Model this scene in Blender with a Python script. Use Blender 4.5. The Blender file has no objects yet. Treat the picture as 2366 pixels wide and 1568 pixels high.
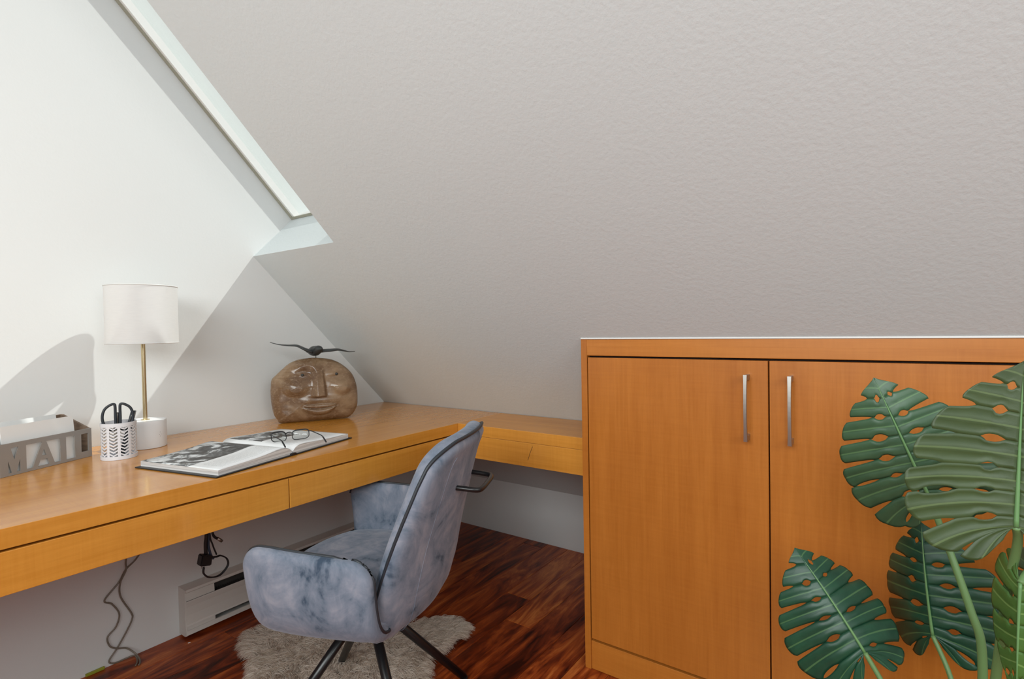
import bpy, bmesh, math, random
import numpy as np
from math import sin, cos, pi, sqrt, radians, tan
from mathutils import Vector, Matrix, noise
from mathutils.geometry import tessellate_polygon

random.seed(7)
SC = bpy.context.scene
COL = SC.collection

# ------------------------------------------------------------------ camera
cd = bpy.data.cameras.new('camera')
cam = bpy.data.objects.new('camera', cd)
COL.objects.link(cam)
cd.sensor_width = 36.0
cd.lens = 36.0 * 1237.0 / 2366.0
cd.clip_start = 0.02
_f = Vector((-0.58025, 0.81419, -0.0197)).normalized()
_r = Vector((0.8144, 0.5800, -0.0171)); _r = (_r - _f * _r.dot(_f)).normalized()
_u = _r.cross(_f)
cam.matrix_world = Matrix(((_r.x, _u.x, -_f.x, 2.1654), (_r.y, _u.y, -_f.y, -1.8774), (_r.z, _u.z, -_f.z, 1.1168), (0, 0, 0, 1)))
SC.camera = cam

# ------------------------------------------------------------------ world, sun, added fill lamps, exposure
SC.view_settings.view_transform = 'Standard'
SC.view_settings.look = 'None'
SC.view_settings.exposure = -0.14
SC.view_settings.gamma = 1.0
SC.view_settings.use_curve_mapping = False

w = bpy.data.worlds.new('sky')
SC.world = w
w.use_nodes = True
bg = w.node_tree.nodes['Background']
bg.inputs[0].default_value = (0.96, 0.985, 1.0, 1)
bg.inputs[1].default_value = 0.80

sd = bpy.data.lights.new('sun', 'SUN')
sd.energy = 3.7
sd.angle = radians(0.7)
sd.color = (1.0, 0.985, 0.95)
sun = bpy.data.objects.new('sun', sd)
COL.objects.link(sun)
sun.rotation_euler = Vector((-1.0, -1.95, -2.7)).to_track_quat('-Z', 'Y').to_euler()

def area(name, loc, aim, sx, sy, power, color=(1, 1, 1)):
    a = bpy.data.lights.new(name, 'AREA')
    a.shape = 'RECTANGLE'; a.size = sx; a.size_y = sy; a.energy = power; a.color = color
    o = bpy.data.objects.new(name, a); COL.objects.link(o)
    o.location = loc
    o.rotation_euler = (Vector(aim) - Vector(loc)).to_track_quat('-Z', 'Y').to_euler()
    return o

area('unseen_fill_rear', (2.2, -3.55, 1.98), (1.9, -1.0, 0.9), 2.4, 1.1, 82, (0.945, 1.0, 0.995))  # unseen lamp added behind the camera to brighten the room
area('unseen_fill_gable', (4.30, -2.3, 2.05), (0.6, -1.5, 1.0), 1.5, 1.2, 30, (0.945, 1.0, 0.995))  # fill lamp added at the guessed far gable, out of view

# ------------------------------------------------------------------ helpers
def new_obj(name, me, parent=None, mat=None, smooth=False):
    if mat is not None and not me.materials:
        for m in (mat if isinstance(mat, (list, tuple)) else [mat]):
            me.materials.append(m)
    o = bpy.data.objects.new(name, me)
    COL.objects.link(o)
    if parent is not None:
        o.parent = parent
    if smooth:
        me.polygons.foreach_set('use_smooth', [True] * len(me.polygons))
    return o

def pymesh(name, verts, faces, mat=None, parent=None, smooth=False, fix=True):
    me = bpy.data.meshes.new(name)
    me.from_pydata([tuple(v) for v in verts], [], faces)
    if fix:
        bm = bmesh.new(); bm.from_mesh(me)
        bmesh.ops.recalc_face_normals(bm, faces=bm.faces)
        bm.to_mesh(me); bm.free()
    me.update()
    return new_obj(name, me, parent, mat, smooth)

def bmobj(name, bm, mat=None, parent=None, smooth=False):
    bmesh.ops.recalc_face_normals(bm, faces=bm.faces)
    me = bpy.data.meshes.new(name)
    bm.to_mesh(me); bm.free()
    return new_obj(name, me, parent, mat, smooth)

def empty(name, loc=(0, 0, 0), rz=0.0):
    o = bpy.data.objects.new(name, None); COL.objects.link(o)
    o.location = loc; o.rotation_euler = (0, 0, rz); o.empty_display_size = 0.05
    return o

def tag(o, label, cat, group=None):
    o['label'] = label; o['category'] = cat
    if group: o['group'] = group
    return o

def struct(o):
    o['kind'] = 'structure'
    return o

def add_box(bm, x0, x1, y0, y1, z0, z1, bev=0.0, seg=2):
    vs = [bm.verts.new(p) for p in ((x0, y0, z0), (x1, y0, z0), (x1, y1, z0), (x0, y1, z0), (x0, y0, z1), (x1, y0, z1), (x1, y1, z1), (x0, y1, z1))]
    fs = [bm.faces.new([vs[i] for i in f]) for f in ((0, 3, 2, 1), (4, 5, 6, 7), (0, 1, 5, 4), (1, 2, 6, 5), (2, 3, 7, 6), (3, 0, 4, 7))]
    if bev > 0:
        es = set()
        for f in fs: es.update(f.edges)
        bmesh.ops.bevel(bm, geom=list(es), offset=bev, segments=seg, affect='EDGES', profile=0.5)

def box(name, x0, x1, y0, y1, z0, z1, mat, parent=None, bev=0.0015):
    bm = bmesh.new(); add_box(bm, x0, x1, y0, y1, z0, z1, bev)
    return bmobj(name, bm, mat, parent)

def catmull(pts, n=8, closed=False):
    P = [Vector(p) for p in pts]; out = []
    m = len(P)
    rng = range(m if closed else m - 1)
    for i in rng:
        if closed:
            a, b, c, d = P[(i - 1) % m], P[i], P[(i + 1) % m], P[(i + 2) % m]
        else:
            a, b, c, d = P[max(i - 1, 0)], P[i], P[i + 1], P[min(i + 2, m - 1)]
        for k in range(n):
            t = k / n
            out.append(0.5 * ((2 * b) + (c - a) * t + (2 * a - 5 * b + 4 * c - d) * t * t + (3 * b - a - 3 * c + d) * t ** 3))
    if not closed: out.append(P[-1])
    return out

def tube_data(path, rad, seg=8, closed=False, flat=1.0, V=None, F=None):
    """sweep a circle along path; rad a number or a list"""
    V = [] if V is None else V; F = [] if F is None else F
    P = [Vector(p) for p in path]; n = len(P); base = len(V)
    R = rad if isinstance(rad, (list, tuple)) else [rad] * n
    tang = []
    for i in range(n):
        a = P[(i - 1) % n] if closed or i > 0 else P[i]
        b = P[(i + 1) % n] if closed or i < n - 1 else P[i]
        t = (b - a); tang.append(t.normalized() if t.length > 1e-9 else Vector((0, 0, 1)))
    ref = Vector((0, 0, 1)) if abs(tang[0].z) < 0.9 else Vector((1, 0, 0))
    nrm = (ref - tang[0] * ref.dot(tang[0])).normalized()
    for i in range(n):
        nrm = nrm - tang[i] * nrm.dot(tang[i])
        nrm = nrm.normalized() if nrm.length > 1e-6 else tang[i].orthogonal().normalized()
        bn = tang[i].cross(nrm)
        for k in range(seg):
            a = 2 * pi * k / seg
            V.append(P[i] + (nrm * cos(a) + bn * sin(a) * flat) * R[i])
    for i in range(n if closed else n - 1):
        j = (i + 1) % n
        for k in range(seg):
            l = (k + 1) % seg
            F.append((base + i * seg + k, base + i * seg + l, base + j * seg + l, base + j * seg + k))
    if not closed:
        F.append(tuple(base + k for k in range(seg))[::-1])
        F.append(tuple(base + (n - 1) * seg + k for k in range(seg)))
    return V, F

def tube(name, path, rad, mat, parent=None, seg=10, closed=False, flat=1.0):
    V, F = tube_data(path, rad, seg, closed, flat)
    return pymesh(name, V, F, mat, parent, True)

def lathe(name, prof, mat, parent=None, seg=48, origin=(0, 0, 0), closed=False):
    V, F = [], []
    n = len(prof)
    for k in range(seg):
        a = 2 * pi * k / seg
        for r, z in prof:
            V.append((origin[0] + r * cos(a), origin[1] + r * sin(a), origin[2] + z))
    for k in range(seg):
        l = (k + 1) % seg
        for i in range(n if closed else n - 1):
            j = (i + 1) % n
            F.append((k * n + i, l * n + i, l * n + j, k * n + j))
    o = pymesh(name, V, F, mat, parent, False)
    bm = bmesh.new(); bm.from_mesh(o.data)
    bmesh.ops.remove_doubles(bm, verts=bm.verts, dist=1e-6)
    bmesh.ops.recalc_face_normals(bm, faces=bm.faces)
    bm.to_mesh(o.data); bm.free()
    smooth_by_angle(o)
    return o

def smooth_by_angle(o, ang=35):
    me = o.data
    me.polygons.foreach_set('use_smooth', [True] * len(me.polygons))
    bm = bmesh.new(); bm.from_mesh(me)
    lim = radians(ang)
    for e in bm.edges:
        if len(e.link_faces) == 2:
            e.smooth = e.calc_face_angle(0) < lim
    bm.to_mesh(me); bm.free()

def prism_holes(outer, holes, to3d, thick):
    """flat plate with holes: outer / holes are 2-D loops, to3d(x, y, d) maps to 3-D"""
    loops = [outer] + holes
    flat = [p for l in loops for p in l]
    tris = tessellate_polygon([[Vector((x, y, 0)) for x, y in l] for l in loops])
    n = len(flat)
    V = [to3d(x, y, 0) for x, y in flat] + [to3d(x, y, thick) for x, y in flat]
    F = [tuple(t) for t in tris] + [tuple(i + n for i in reversed(t)) for t in tris]
    b = 0
    for l in loops:
        m = len(l)
        for i in range(m):
            j = (i + 1) % m
            F.append((b + i, b + j, b + j + n, b + i + n))
        b += m
    return V, F

# ------------------------------------------------------------------ materials
class NT:
    def __init__(s, name):
        s.m = bpy.data.materials.new(name); s.m.use_nodes = True
        s.t = s.m.node_tree; s.b = s.t.nodes['Principled BSDF']; s.out = s.t.nodes['Material Output']
    def n(s, typ, **kw):
        x = s.t.nodes.new(typ)
        for k, v in kw.items():
            if k in x.inputs.keys() if isinstance(k, str) else False: x.inputs[k].default_value = v
            else: setattr(x, k, v)
        return x
    def l(s, a, b): s.t.links.new(a, b)
    def set(s, **kw):
        for k, v in kw.items(): s.b.inputs[k.replace('_', ' ')].default_value = v
    def coords(s, scale=(1, 1, 1), kind='Object', rnd=False):
        tc = s.n('ShaderNodeTexCoord'); mp = s.n('ShaderNodeMapping')
        mp.inputs['Scale'].default_value = scale
        s.l(tc.outputs[kind], mp.inputs['Vector'])
        if rnd:
            oi = s.n('ShaderNodeObjectInfo'); ml = s.n('ShaderNodeMath', operation='MULTIPLY'); ml.inputs[1].default_value = 37.0
            s.l(oi.outputs['Random'], ml.inputs[0]); s.l(ml.outputs[0], mp.inputs['Location'])
        return mp.outputs[0]
    def noise(s, vec, scale, detail=4, rough=0.5, dist=0.0):
        x = s.n('ShaderNodeTexNoise'); x.inputs['Scale'].default_value = scale; x.inputs['Detail'].default_value = detail
        x.inputs['Roughness'].default_value = rough; x.inputs['Distortion'].default_value = dist
        s.l(vec, x.inputs['Vector']); return x.outputs['Fac']
    def ramp(s, fac, stops, interp='LINEAR'):
        x = s.n('ShaderNodeValToRGB'); x.color_ramp.interpolation = interp
        e = x.color_ramp.elements
        while len(e) < len(stops): e.new(0.5)
        for i, (p, c) in enumerate(stops):
            e[i].position = p; e[i].color = (*c, 1) if len(c) == 3 else c
        s.l(fac, x.inputs[0]); return x.outputs[0]
    def mix(s, fac, a, b, blend='MIX'):
        x = s.n('ShaderNodeMix', data_type='RGBA', blend_type=blend)
        for sock, v in ((x.inputs['Factor'], fac), (x.inputs['A'], a), (x.inputs['B'], b)):
            pass
        fi = [i for i in x.inputs if i.name == 'Factor' and i.type == 'VALUE'][0]
        ai = [i for i in x.inputs if i.name == 'A' and i.type == 'RGBA'][0]
        bi = [i for i in x.inputs if i.name == 'B' and i.type == 'RGBA'][0]
        for sock, v in ((fi, fac), (ai, a), (bi, b)):
            if isinstance(v, bpy.types.NodeSocket): s.l(v, sock)
            elif sock.type == 'VALUE': sock.default_value = v
            else: sock.default_value = (*v, 1)
        return [o for o in x.outputs if o.type == 'RGBA'][0]
    def math(s, op, a, b=None):
        x = s.n('ShaderNodeMath', operation=op)
        for i, v in ((0, a), (1, b)):
            if v is None: continue
            if isinstance(v, bpy.types.NodeSocket): s.l(v, x.inputs[i])
            else: x.inputs[i].default_value = v
        return x.outputs[0]
    def bump(s, h, strength=0.2, dist=0.002):
        x = s.n('ShaderNodeBump'); x.inputs['Strength'].default_value = strength; x.inputs['Distance'].default_value = dist
        s.l(h, x.inputs['Height']); s.l(x.outputs[0], s.b.inputs['Normal'])

def plain(name, col, rough=0.5, metal=0.0, spec=0.5, **kw):
    t = NT(name); t.set(Base_Color=(*col, 1), Roughness=rough, Metallic=metal)
    t.b.inputs['Specular IOR Level'].default_value = spec
    for k, v in kw.items(): t.b.inputs[k].default_value = v
    v = t.coords()
    t.bump(t.noise(v, 300, 2), 0.03, 0.0004)
    return t.m

def wall_mat(name, col, bs=0.35):
    t = NT(name); v = t.coords()
    c = t.mix(t.noise(v, 1.6, 3), tuple(x * 0.985 for x in col), tuple(min(1, x * 1.015) for x in col))
    t.l(c, t.b.inputs['Base Color']); t.set(Roughness=0.62); t.b.inputs['Specular IOR Level'].default_value = 0.25
    h = t.noise(v, 95, 3, 0.55)
    t.bump(h, bs, 0.0022)
    return t.m

def wood_mat(name, axis, light, dark, rough=0.32, rnd=True, coat=0.22):
    sc = {'x': (1.2, 26, 26), 'y': (26, 1.2, 26), 'z': (26, 26, 1.2)}[axis]
    sc2 = {'x': (130, 7, 7), 'y': (7, 130, 7), 'z': (7, 7, 130)}[axis]
    t = NT(name)
    v = t.coords(sc, rnd=rnd); g = t.noise(v, 1.0, 5, 0.6, 0.4)
    v0 = t.coords((1, 1, 1), rnd=rnd); big = t.noise(v0, 2.2, 2, 0.5)
    fine = t.noise(t.coords(tuple(x * 6 for x in sc), rnd=rnd), 1.0, 3, 0.6)
    fig = t.noise(t.coords(sc2, rnd=rnd), 1.0, 2, 0.5, 0.6)
    f = t.math('ADD', t.math('MULTIPLY', g, 0.55), t.math('ADD', t.math('MULTIPLY', fine, 0.25), t.math('MULTIPLY', big, 0.25)))
    f = t.math('ADD', f, t.math('MULTIPLY', t.math('SUBTRACT', fig, 0.5), 0.16))
    c = t.ramp(f, [(0.36, dark), (0.68, light)])
    t.l(c, t.b.inputs['Base Color'])
    t.l(t.math('ADD', t.math('MULTIPLY', fine, 0.12), rough - 0.06), t.b.inputs['Roughness'])
    t.b.inputs['Specular IOR Level'].default_value = 0.45
    t.b.inputs['Coat Weight'].default_value = coat; t.b.inputs['Coat Roughness'].default_value = 0.13
    t.bump(fine, 0.015, 0.0006)
    return t.m

M = {}
M['wall'] = wall_mat('painted_wall', (0.69, 0.70, 0.695), 0.10)
M['ceil'] = wall_mat('painted_ceiling', (0.632, 0.672, 0.678), 0.36)
M['rear'] = wall_mat('low_bounce_dark_wall', (0.30, 0.285, 0.265), 0.1)  # unseen rear roof and wall made dark to cut bounced light
M['caulk'] = plain('white_caulk', (0.8, 0.8, 0.78), 0.5)
WL, WD = (0.690, 0.300, 0.048), (0.530, 0.205, 0.024)
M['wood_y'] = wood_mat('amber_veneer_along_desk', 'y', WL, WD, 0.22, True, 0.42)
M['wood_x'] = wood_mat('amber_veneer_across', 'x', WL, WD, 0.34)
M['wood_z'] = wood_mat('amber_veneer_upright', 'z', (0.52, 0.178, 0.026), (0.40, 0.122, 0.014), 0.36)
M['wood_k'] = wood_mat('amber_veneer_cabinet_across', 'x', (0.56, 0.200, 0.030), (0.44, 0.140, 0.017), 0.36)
M['dark_gap'] = plain('shadow_gap_board', (0.03, 0.015, 0.01), 0.8)
M['steel'] = plain('brushed_steel', (0.42, 0.40, 0.37), 0.38, 1.0)
M['black_metal'] = plain('black_powder_coat', (0.008, 0.008, 0.009), 0.30)
M['black_plastic'] = plain('black_plastic', (0.008, 0.008, 0.01), 0.4)
M['white_enamel'] = plain('white_enamel', (0.78, 0.78, 0.79), 0.4)
M['cup_white'] = plain('pale_lilac_enamel', (0.70, 0.70, 0.735), 0.42)
M['brass'] = plain('pale_brass', (0.72, 0.60, 0.36), 0.25, 1.0)
M['silver_paint'] = plain('silver_grey_paint', (0.33, 0.315, 0.30), 0.42, 0.3)
M['paper'] = plain('white_paper', (0.82, 0.82, 0.81), 0.7)
M['heater'] = plain('heater_enamel', (0.66, 0.64, 0.60), 0.4)
M['heater_dark'] = plain('heater_recess', (0.06, 0.05, 0.045), 0.7)
M['frame'] = plain('skylight_frame_gasket', (0.34, 0.33, 0.26), 0.5)
M['charcoal'] = plain('charcoal_rubber', (0.02, 0.025, 0.032), 0.45)
M['yellow'] = plain('yellow_green_tape', (0.30, 0.32, 0.03), 0.5)
M['soil'] = plain('potting_soil', (0.03, 0.02, 0.014), 0.9)
M['pot'] = plain('grey_planter', (0.3, 0.3, 0.3), 0.6)
M['blue_wire'] = plain('blue_grey_cable', (0.03, 0.05, 0.09), 0.45)
M['bronze'] = plain('dark_bronze', (0.045, 0.048, 0.048), 0.38, 0.35)

def floor_mat():
    t = NT('red_brown_hardwood')
    v = t.coords((7, 1.3, 7), rnd=True); g = t.noise(v, 1.5, 7, 0.62, 2.2)
    fine = t.noise(t.coords((90, 3, 90), rnd=True), 1.0, 3, 0.6)
    oi = t.n('ShaderNodeObjectInfo')
    f = t.math('ADD', t.math('MULTIPLY', g, 0.85), t.math('MULTIPLY', fine, 0.15))
    f = t.math('ADD', f, t.math('MULTIPLY', t.math('SUBTRACT', oi.outputs['Random'], 0.5), 0.17))
    c = t.ramp(f, [(0.33, (0.030, 0.0042, 0.0013)), (0.44, (0.17, 0.024, 0.0045)), (0.55, (0.38, 0.072, 0.012)), (0.70, (0.70, 0.22, 0.048))])
    t.l(c, t.b.inputs['Base Color']); t.set(Roughness=0.33)
    t.b.inputs['Specular IOR Level'].default_value = 0.32
    t.bump(fine, 0.06, 0.0005)
    return t.m
M['floor'] = floor_mat()

def velvet():
    t = NT('grey_blue_velvet')
    v = t.coords(); a = t.noise(v, 7.5, 5, 0.62, 1.2); b = t.noise(t.coords((1, 1, 0.55)), 26, 4, 0.6, 0.8)
    f = t.math('ADD', t.math('MULTIPLY', a, 0.68), t.math('MULTIPLY', b, 0.32))
    c = t.ramp(f, [(0.35, (0.045, 0.068, 0.105)), (0.425, (0.140, 0.170, 0.222)), (0.52, (0.205, 0.228, 0.285)), (0.64, (0.30, 0.305, 0.355))])
    t.l(c, t.b.inputs['Base Color']); t.set(Roughness=0.85)
    t.b.inputs['Sheen Weight'].default_value = 0.22; t.b.inputs['Sheen Roughness'].default_value = 0.4
    t.b.inputs['Sheen Tint'].default_value = (0.8, 0.88, 1.0, 1)
    t.b.inputs['Specular IOR Level'].default_value = 0.2
    t.bump(t.noise(v, 420, 2), 0.12, 0.0008)
    return t.m
M['velvet'] = velvet()

def stone_mat():
    t = NT('polished_brown_stone')
    v = t.coords(); a = t.noise(v, 6.5, 6, 0.6, 0.6); sp = t.noise(t.coords((1, 1, 1.6)), 85, 4, 0.7)
    rot = t.n('ShaderNodeMapping'); tc = t.n('ShaderNodeTexCoord'); t.l(tc.outputs['Object'], rot.inputs[0])
    rot.inputs['Rotation'].default_value = (0, radians(22), 0); rot.inputs['Scale'].default_value = (5, 5, 48)
    st = t.noise(rot.outputs[0], 1.6, 5, 0.65)
    c = t.ramp(a, [(0.32, (0.115, 0.060, 0.032)), (0.47, (0.18, 0.108, 0.060)), (0.64, (0.30, 0.20, 0.12))])
    c = t.mix(t.ramp(sp, [(0.52, (0, 0, 0)), (0.72, (0.7, 0.7, 0.7))]), c, (0.33, 0.23, 0.15))
    c = t.mix(t.ramp(st, [(0.58, (0, 0, 0)), (0.72, (0.55, 0.55, 0.55))]), c, (0.095, 0.05, 0.028))
    t.l(c, t.b.inputs['Base Color']); t.set(Roughness=0.2)
    return t.m
M['stone'] = stone_mat()

def shade_mat():
    t = NT('white_linen_shade'); t.set(Roughness=0.8)
    v = t.coords((1, 1, 1)); f = t.noise(t.coords((40, 40, 420)), 1.0, 2)
    t.l(t.ramp(f, [(0.3, (0.86, 0.86, 0.86)), (0.7, (0.90, 0.90, 0.895))]), t.b.inputs['Base Color'])
    tr = t.n('ShaderNodeBsdfTranslucent'); tr.inputs[0].default_value = (0.85, 0.84, 0.82, 1)
    mx = t.n('ShaderNodeMixShader'); mx.inputs[0].default_value = 0.38
    t.l(t.b.outputs[0], mx.inputs[1]); t.l(tr.outputs[0], mx.inputs[2]); t.l(mx.outputs[0], t.out.inputs[0])
    return t.m
M['shade'] = shade_mat()

def thin_glass(name, tint=(1, 1, 1), gl=0.07):
    t = NT(name); t.t.nodes.remove(t.b)
    tr = t.n('ShaderNodeBsdfTransparent'); tr.inputs[0].default_value = (*tint, 1)
    g = t.n('ShaderNodeBsdfGlossy'); g.inputs['Roughness'].default_value = 0.03
    mx = t.n('ShaderNodeMixShader'); mx.inputs[0].default_value = gl
    t.l(tr.outputs[0], mx.inputs[1]); t.l(g.outputs[0], mx.inputs[2]); t.l(mx.outputs[0], t.out.inputs[0])
    return t.m
M['glass'] = thin_glass('window_glass', (0.98, 1, 0.99), 0.04)
M['lens'] = thin_glass('spectacle_lens', (0.93, 0.95, 0.95), 0.05)

def cord_mat():
    t = NT('clear_brownish_cord'); t.set(Base_Color=(0.24, 0.21, 0.17, 1), Roughness=0.2)
    tr = t.n('ShaderNodeBsdfTransparent'); tr.inputs[0].default_value = (0.8, 0.76, 0.7, 1)
    mx = t.n('ShaderNodeMixShader'); mx.inputs[0].default_value = 0.3
    t.l(t.b.outputs[0], mx.inputs[1]); t.l(tr.outputs[0], mx.inputs[2]); t.l(mx.outputs[0], t.out.inputs[0])
    return t.m
M['cord'] = cord_mat()

def fur_mat():
    t = NT('cream_sheepskin_wool'); t.set(Base_Color=(0.74, 0.68, 0.62, 1), Roughness=0.75)
    hi = t.n('ShaderNodeHairInfo'); v = t.coords(); f = t.math('ADD', t.math('MULTIPLY', t.noise(v, 7, 3), 0.5), t.math('MULTIPLY', hi.outputs['Random'], 0.5))
    t.l(t.ramp(f, [(0.25, (0.44, 0.33, 0.245)), (0.72, (0.88, 0.78, 0.69))]), t.b.inputs['Base Color'])
    t.b.inputs['Specular IOR Level'].default_value = 0.15
    tr = t.n('ShaderNodeBsdfTranslucent'); tr.inputs[0].default_value = (0.85, 0.8, 0.74, 1)
    mx = t.n('ShaderNodeMixShader'); mx.inputs[0].default_value = 0.35
    t.l(t.b.outputs[0], mx.inputs[1]); t.l(tr.outputs[0], mx.inputs[2]); t.l(mx.outputs[0], t.out.inputs[0])
    return t.m
M['fur'] = fur_mat()
M['pelt'] = plain('pelt_leather', (0.55, 0.48, 0.40), 0.9)

def print_mat(name, x0, x1, y0, y1, seed, tx0, tx1, ty0, ty1, nl):
    """page: UV x across the spread, y from the top of the page to its foot; photo in one box, grey text lines in another"""
    t = NT(name); tc = t.n('ShaderNodeTexCoord'); sp = t.n('ShaderNodeSeparateXYZ'); t.l(tc.outputs['UV'], sp.inputs[0])
    mp = t.n('ShaderNodeMapping'); mp.inputs['Location'].default_value = (seed, seed * 2, seed); t.l(tc.outputs['UV'], mp.inputs[0])
    def inside(a, b, c, d):
        f = t.math('MULTIPLY', t.math('GREATER_THAN', sp.outputs[0], a), t.math('LESS_THAN', sp.outputs[0], b))
        return t.math('MULTIPLY', f, t.math('MULTIPLY', t.math('GREATER_THAN', sp.outputs[1], c), t.math('LESS_THAN', sp.outputs[1], d)))
    a = t.noise(mp.outputs[0], 4.2, 5, 0.5, 1.4); b = t.noise(mp.outputs[0], 16, 4, 0.6, 0.8)
    f = t.math('ADD', t.math('MULTIPLY', a, 0.75), t.math('MULTIPLY', b, 0.25))
    # dark ground along the foot of the picture
    f = t.math('SUBTRACT', f, t.math('MULTIPLY', t.math('GREATER_THAN', sp.outputs[1], y0 + (y1 - y0) * 0.72), 0.05))
    ph = t.ramp(f, [(0.40, (0.012, 0.012, 0.013)), (0.455, (0.07, 0.075, 0.078)), (0.50, (0.17, 0.18, 0.185)), (0.515, (0.55, 0.57, 0.58)), (0.60, (0.78, 0.79, 0.80))])
    ln = t.math('LESS_THAN', t.math('FRACT', t.math('MULTIPLY', sp.outputs[1], float(nl))), 0.38)
    wd = t.math('GREATER_THAN', t.noise(t.coords((150, nl * 0.5, 1), 'UV'), 1.0, 1), 0.44)
    tx = t.math('MULTIPLY', t.math('MULTIPLY', ln, wd), inside(tx0, tx1, ty0, ty1))
    c = t.mix(t.math('MULTIPLY', tx, 0.42), (0.84, 0.845, 0.85), (0.12, 0.12, 0.12))
    c = t.mix(inside(x0, x1, y0, y1), c, ph)
    t.l(c, t.b.inputs['Base Color']); t.set(Roughness=0.35)
    return t.m
M['page_l'] = print_mat('printed_page_photo_to_edge', 0.0, 1.1, -0.1, 0.62, 1.7, 0.08, 0.9, 0.68, 0.93, 62)
M['page_r'] = print_mat('printed_page_photo_inset', 0.10, 0.74, 0.04, 0.50, 5.3, 0.08, 0.92, 0.56, 0.93, 62)

def pages_mat():
    t = NT('page_edges'); f = t.noise(t.coords((3, 3, 900)), 1.0, 2)
    t.l(t.ramp(f, [(0.35, (0.42, 0.40, 0.39)), (0.65, (0.74, 0.73, 0.72))]), t.b.inputs['Base Color']); t.set(Roughness=0.8)
    return t.m
M['pages'] = pages_mat()

def box_wood():
    t = NT('brown_box_wood'); f = t.noise(t.coords((14, 14, 90)), 1.0, 5, 0.6, 0.5)
    t.l(t.ramp(f, [(0.3, (0.10, 0.06, 0.04)), (0.7, (0.27, 0.185, 0.125))]), t.b.inputs['Base Color']); t.set(Roughness=0.6)
    return t.m
M['box_wood'] = box_wood()

def leaf_mat(name, a, b, vein, rough):
    t = NT(name); tc = t.n('ShaderNodeTexCoord'); sp = t.n('ShaderNodeSeparateXYZ'); t.l(tc.outputs['UV'], sp.inputs[0])
    c = t.ramp(t.noise(t.coords(), 17, 4, 0.6), [(0.3, a), (0.7, b)])
    d = t.math('ABSOLUTE', t.math('SUBTRACT', sp.outputs[0], 0.5))
    vf = t.math('LESS_THAN', d, 0.035)
    st = t.noise(t.coords((150, 6, 1), 'UV'), 1.0, 2)
    c = t.mix(t.math('MULTIPLY', st, 0.22), c, tuple(min(1, x * 1.8) for x in b))
    c = t.mix(t.math('MULTIPLY', vf, 0.7), c, vein)
    t.l(c, t.b.inputs['Base Color']); t.set(Roughness=rough)
    t.b.inputs['Specular IOR Level'].default_value = 0.5
    t.bump(st, 0.15, 0.001)
    tr = t.n('ShaderNodeBsdfTranslucent'); tr.inputs[0].default_value = (b[0] * 1.4, b[1] * 1.6, b[2] * 0.9, 1)
    mx = t.n('ShaderNodeMixShader'); mx.inputs[0].default_value = 0.12
    t.l(t.b.outputs[0], mx.inputs[1]); t.l(tr.outputs[0], mx.inputs[2]); t.l(mx.outputs[0], t.out.inputs[0])
    return t.m
M['leaf'] = leaf_mat('monstera_upper_side', (0.026, 0.072, 0.035), (0.056, 0.125, 0.062), (0.13, 0.26, 0.11), 0.34)
M['leaf_deep'] = leaf_mat('monstera_deep_green', (0.006, 0.040, 0.022), (0.018, 0.082, 0.042), (0.09, 0.20, 0.08), 0.33)
M['leaf_back'] = leaf_mat('monstera_under_side', (0.032, 0.058, 0.018), (0.055, 0.088, 0.030), (0.13, 0.19, 0.07), 0.45)
M['leaf_young'] = leaf_mat('monstera_young_leaf', (0.035, 0.10, 0.018), (0.075, 0.17, 0.035), (0.2, 0.34, 0.1), 0.4)
M['stem'] = plain('plant_stem', (0.13, 0.24, 0.085), 0.45)
M['midrib'] = plain('leaf_midrib', (0.13, 0.27, 0.10), 0.45)

# ------------------------------------------------------------------ room shell
PHI = 0.7896
TP = tan(PHI); CP, SP = cos(PHI), sin(PHI)
def slope_pt(x, s, d=0.0):
    """x along the ridge, s up the slope from the desk line, d outwards"""
    return Vector((x, -s * CP + d * SP, 0.75 + s * SP + d * CP))

XR = 4.4; YK = 0.4626; S0 = -YK / CP; YRIDGE = -2.3; S1 = -YRIDGE / CP; YB = -4.7
DEP = 0.258; SKY0, SKY1, SKYW = 0.967, 2.95, 0.5382
def slope_box(V, F, x0, x1, s0, s1, d0, d1):
    b = len(V)
    for d in (d0, d1):
        for s in (s0, s1):
            for x in (x0, x1): V.append(slope_pt(x, s, d))
    for f in ((0, 1, 3, 2), (4, 6, 7, 5), (0, 4, 5, 1), (2, 3, 7, 6), (0, 2, 6, 4), (1, 5, 7, 3)): F.append(tuple(b + i for i in f))

V, F = [], []
slope_box(V, F, SKYW, XR, S0, S1, 0, DEP)
slope_box(V, F, 0, SKYW, S0, SKY0, 0, DEP)
slope_box(V, F, 0, SKYW, SKY1, S1, 0, DEP)
struct(pymesh('ceiling', V, F, M['ceil']))
# far half of the roof, behind the camera, with a skylight opening
def rear_pt(x, y, d=0.0):
    return Vector((x, y - d * SP, 0.75 + TP * (-2 * YRIDGE + y) + d * CP))
V, F = [], []
def rear_box(x0, x1, y0, y1):
    b = len(V)
    for d in (0, 0.2):
        for y in (y0, y1):
            for x in (x0, x1): V.append(rear_pt(x, y, d))
    for f in ((0, 1, 3, 2), (4, 6, 7, 5), (0, 4, 5, 1), (2, 3, 7, 6), (0, 2, 6, 4), (1, 5, 7, 3)): F.append(tuple(b + i for i in f))
rear_box(0, 0.9, YB, YRIDGE); rear_box(3.5, XR, YB, YRIDGE); rear_box(0.9, 3.5, YB, -4.15); rear_box(0.9, 3.5, -3.0, YRIDGE)
struct(pymesh('ceiling', V, F, M['rear']))
bm = bmesh.new(); add_box(bm, -0.12, 0.0, YB - 0.1, 0.62, -0.1, 3.6); struct(bmobj('wall_left', bm, M['wall']))
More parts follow.
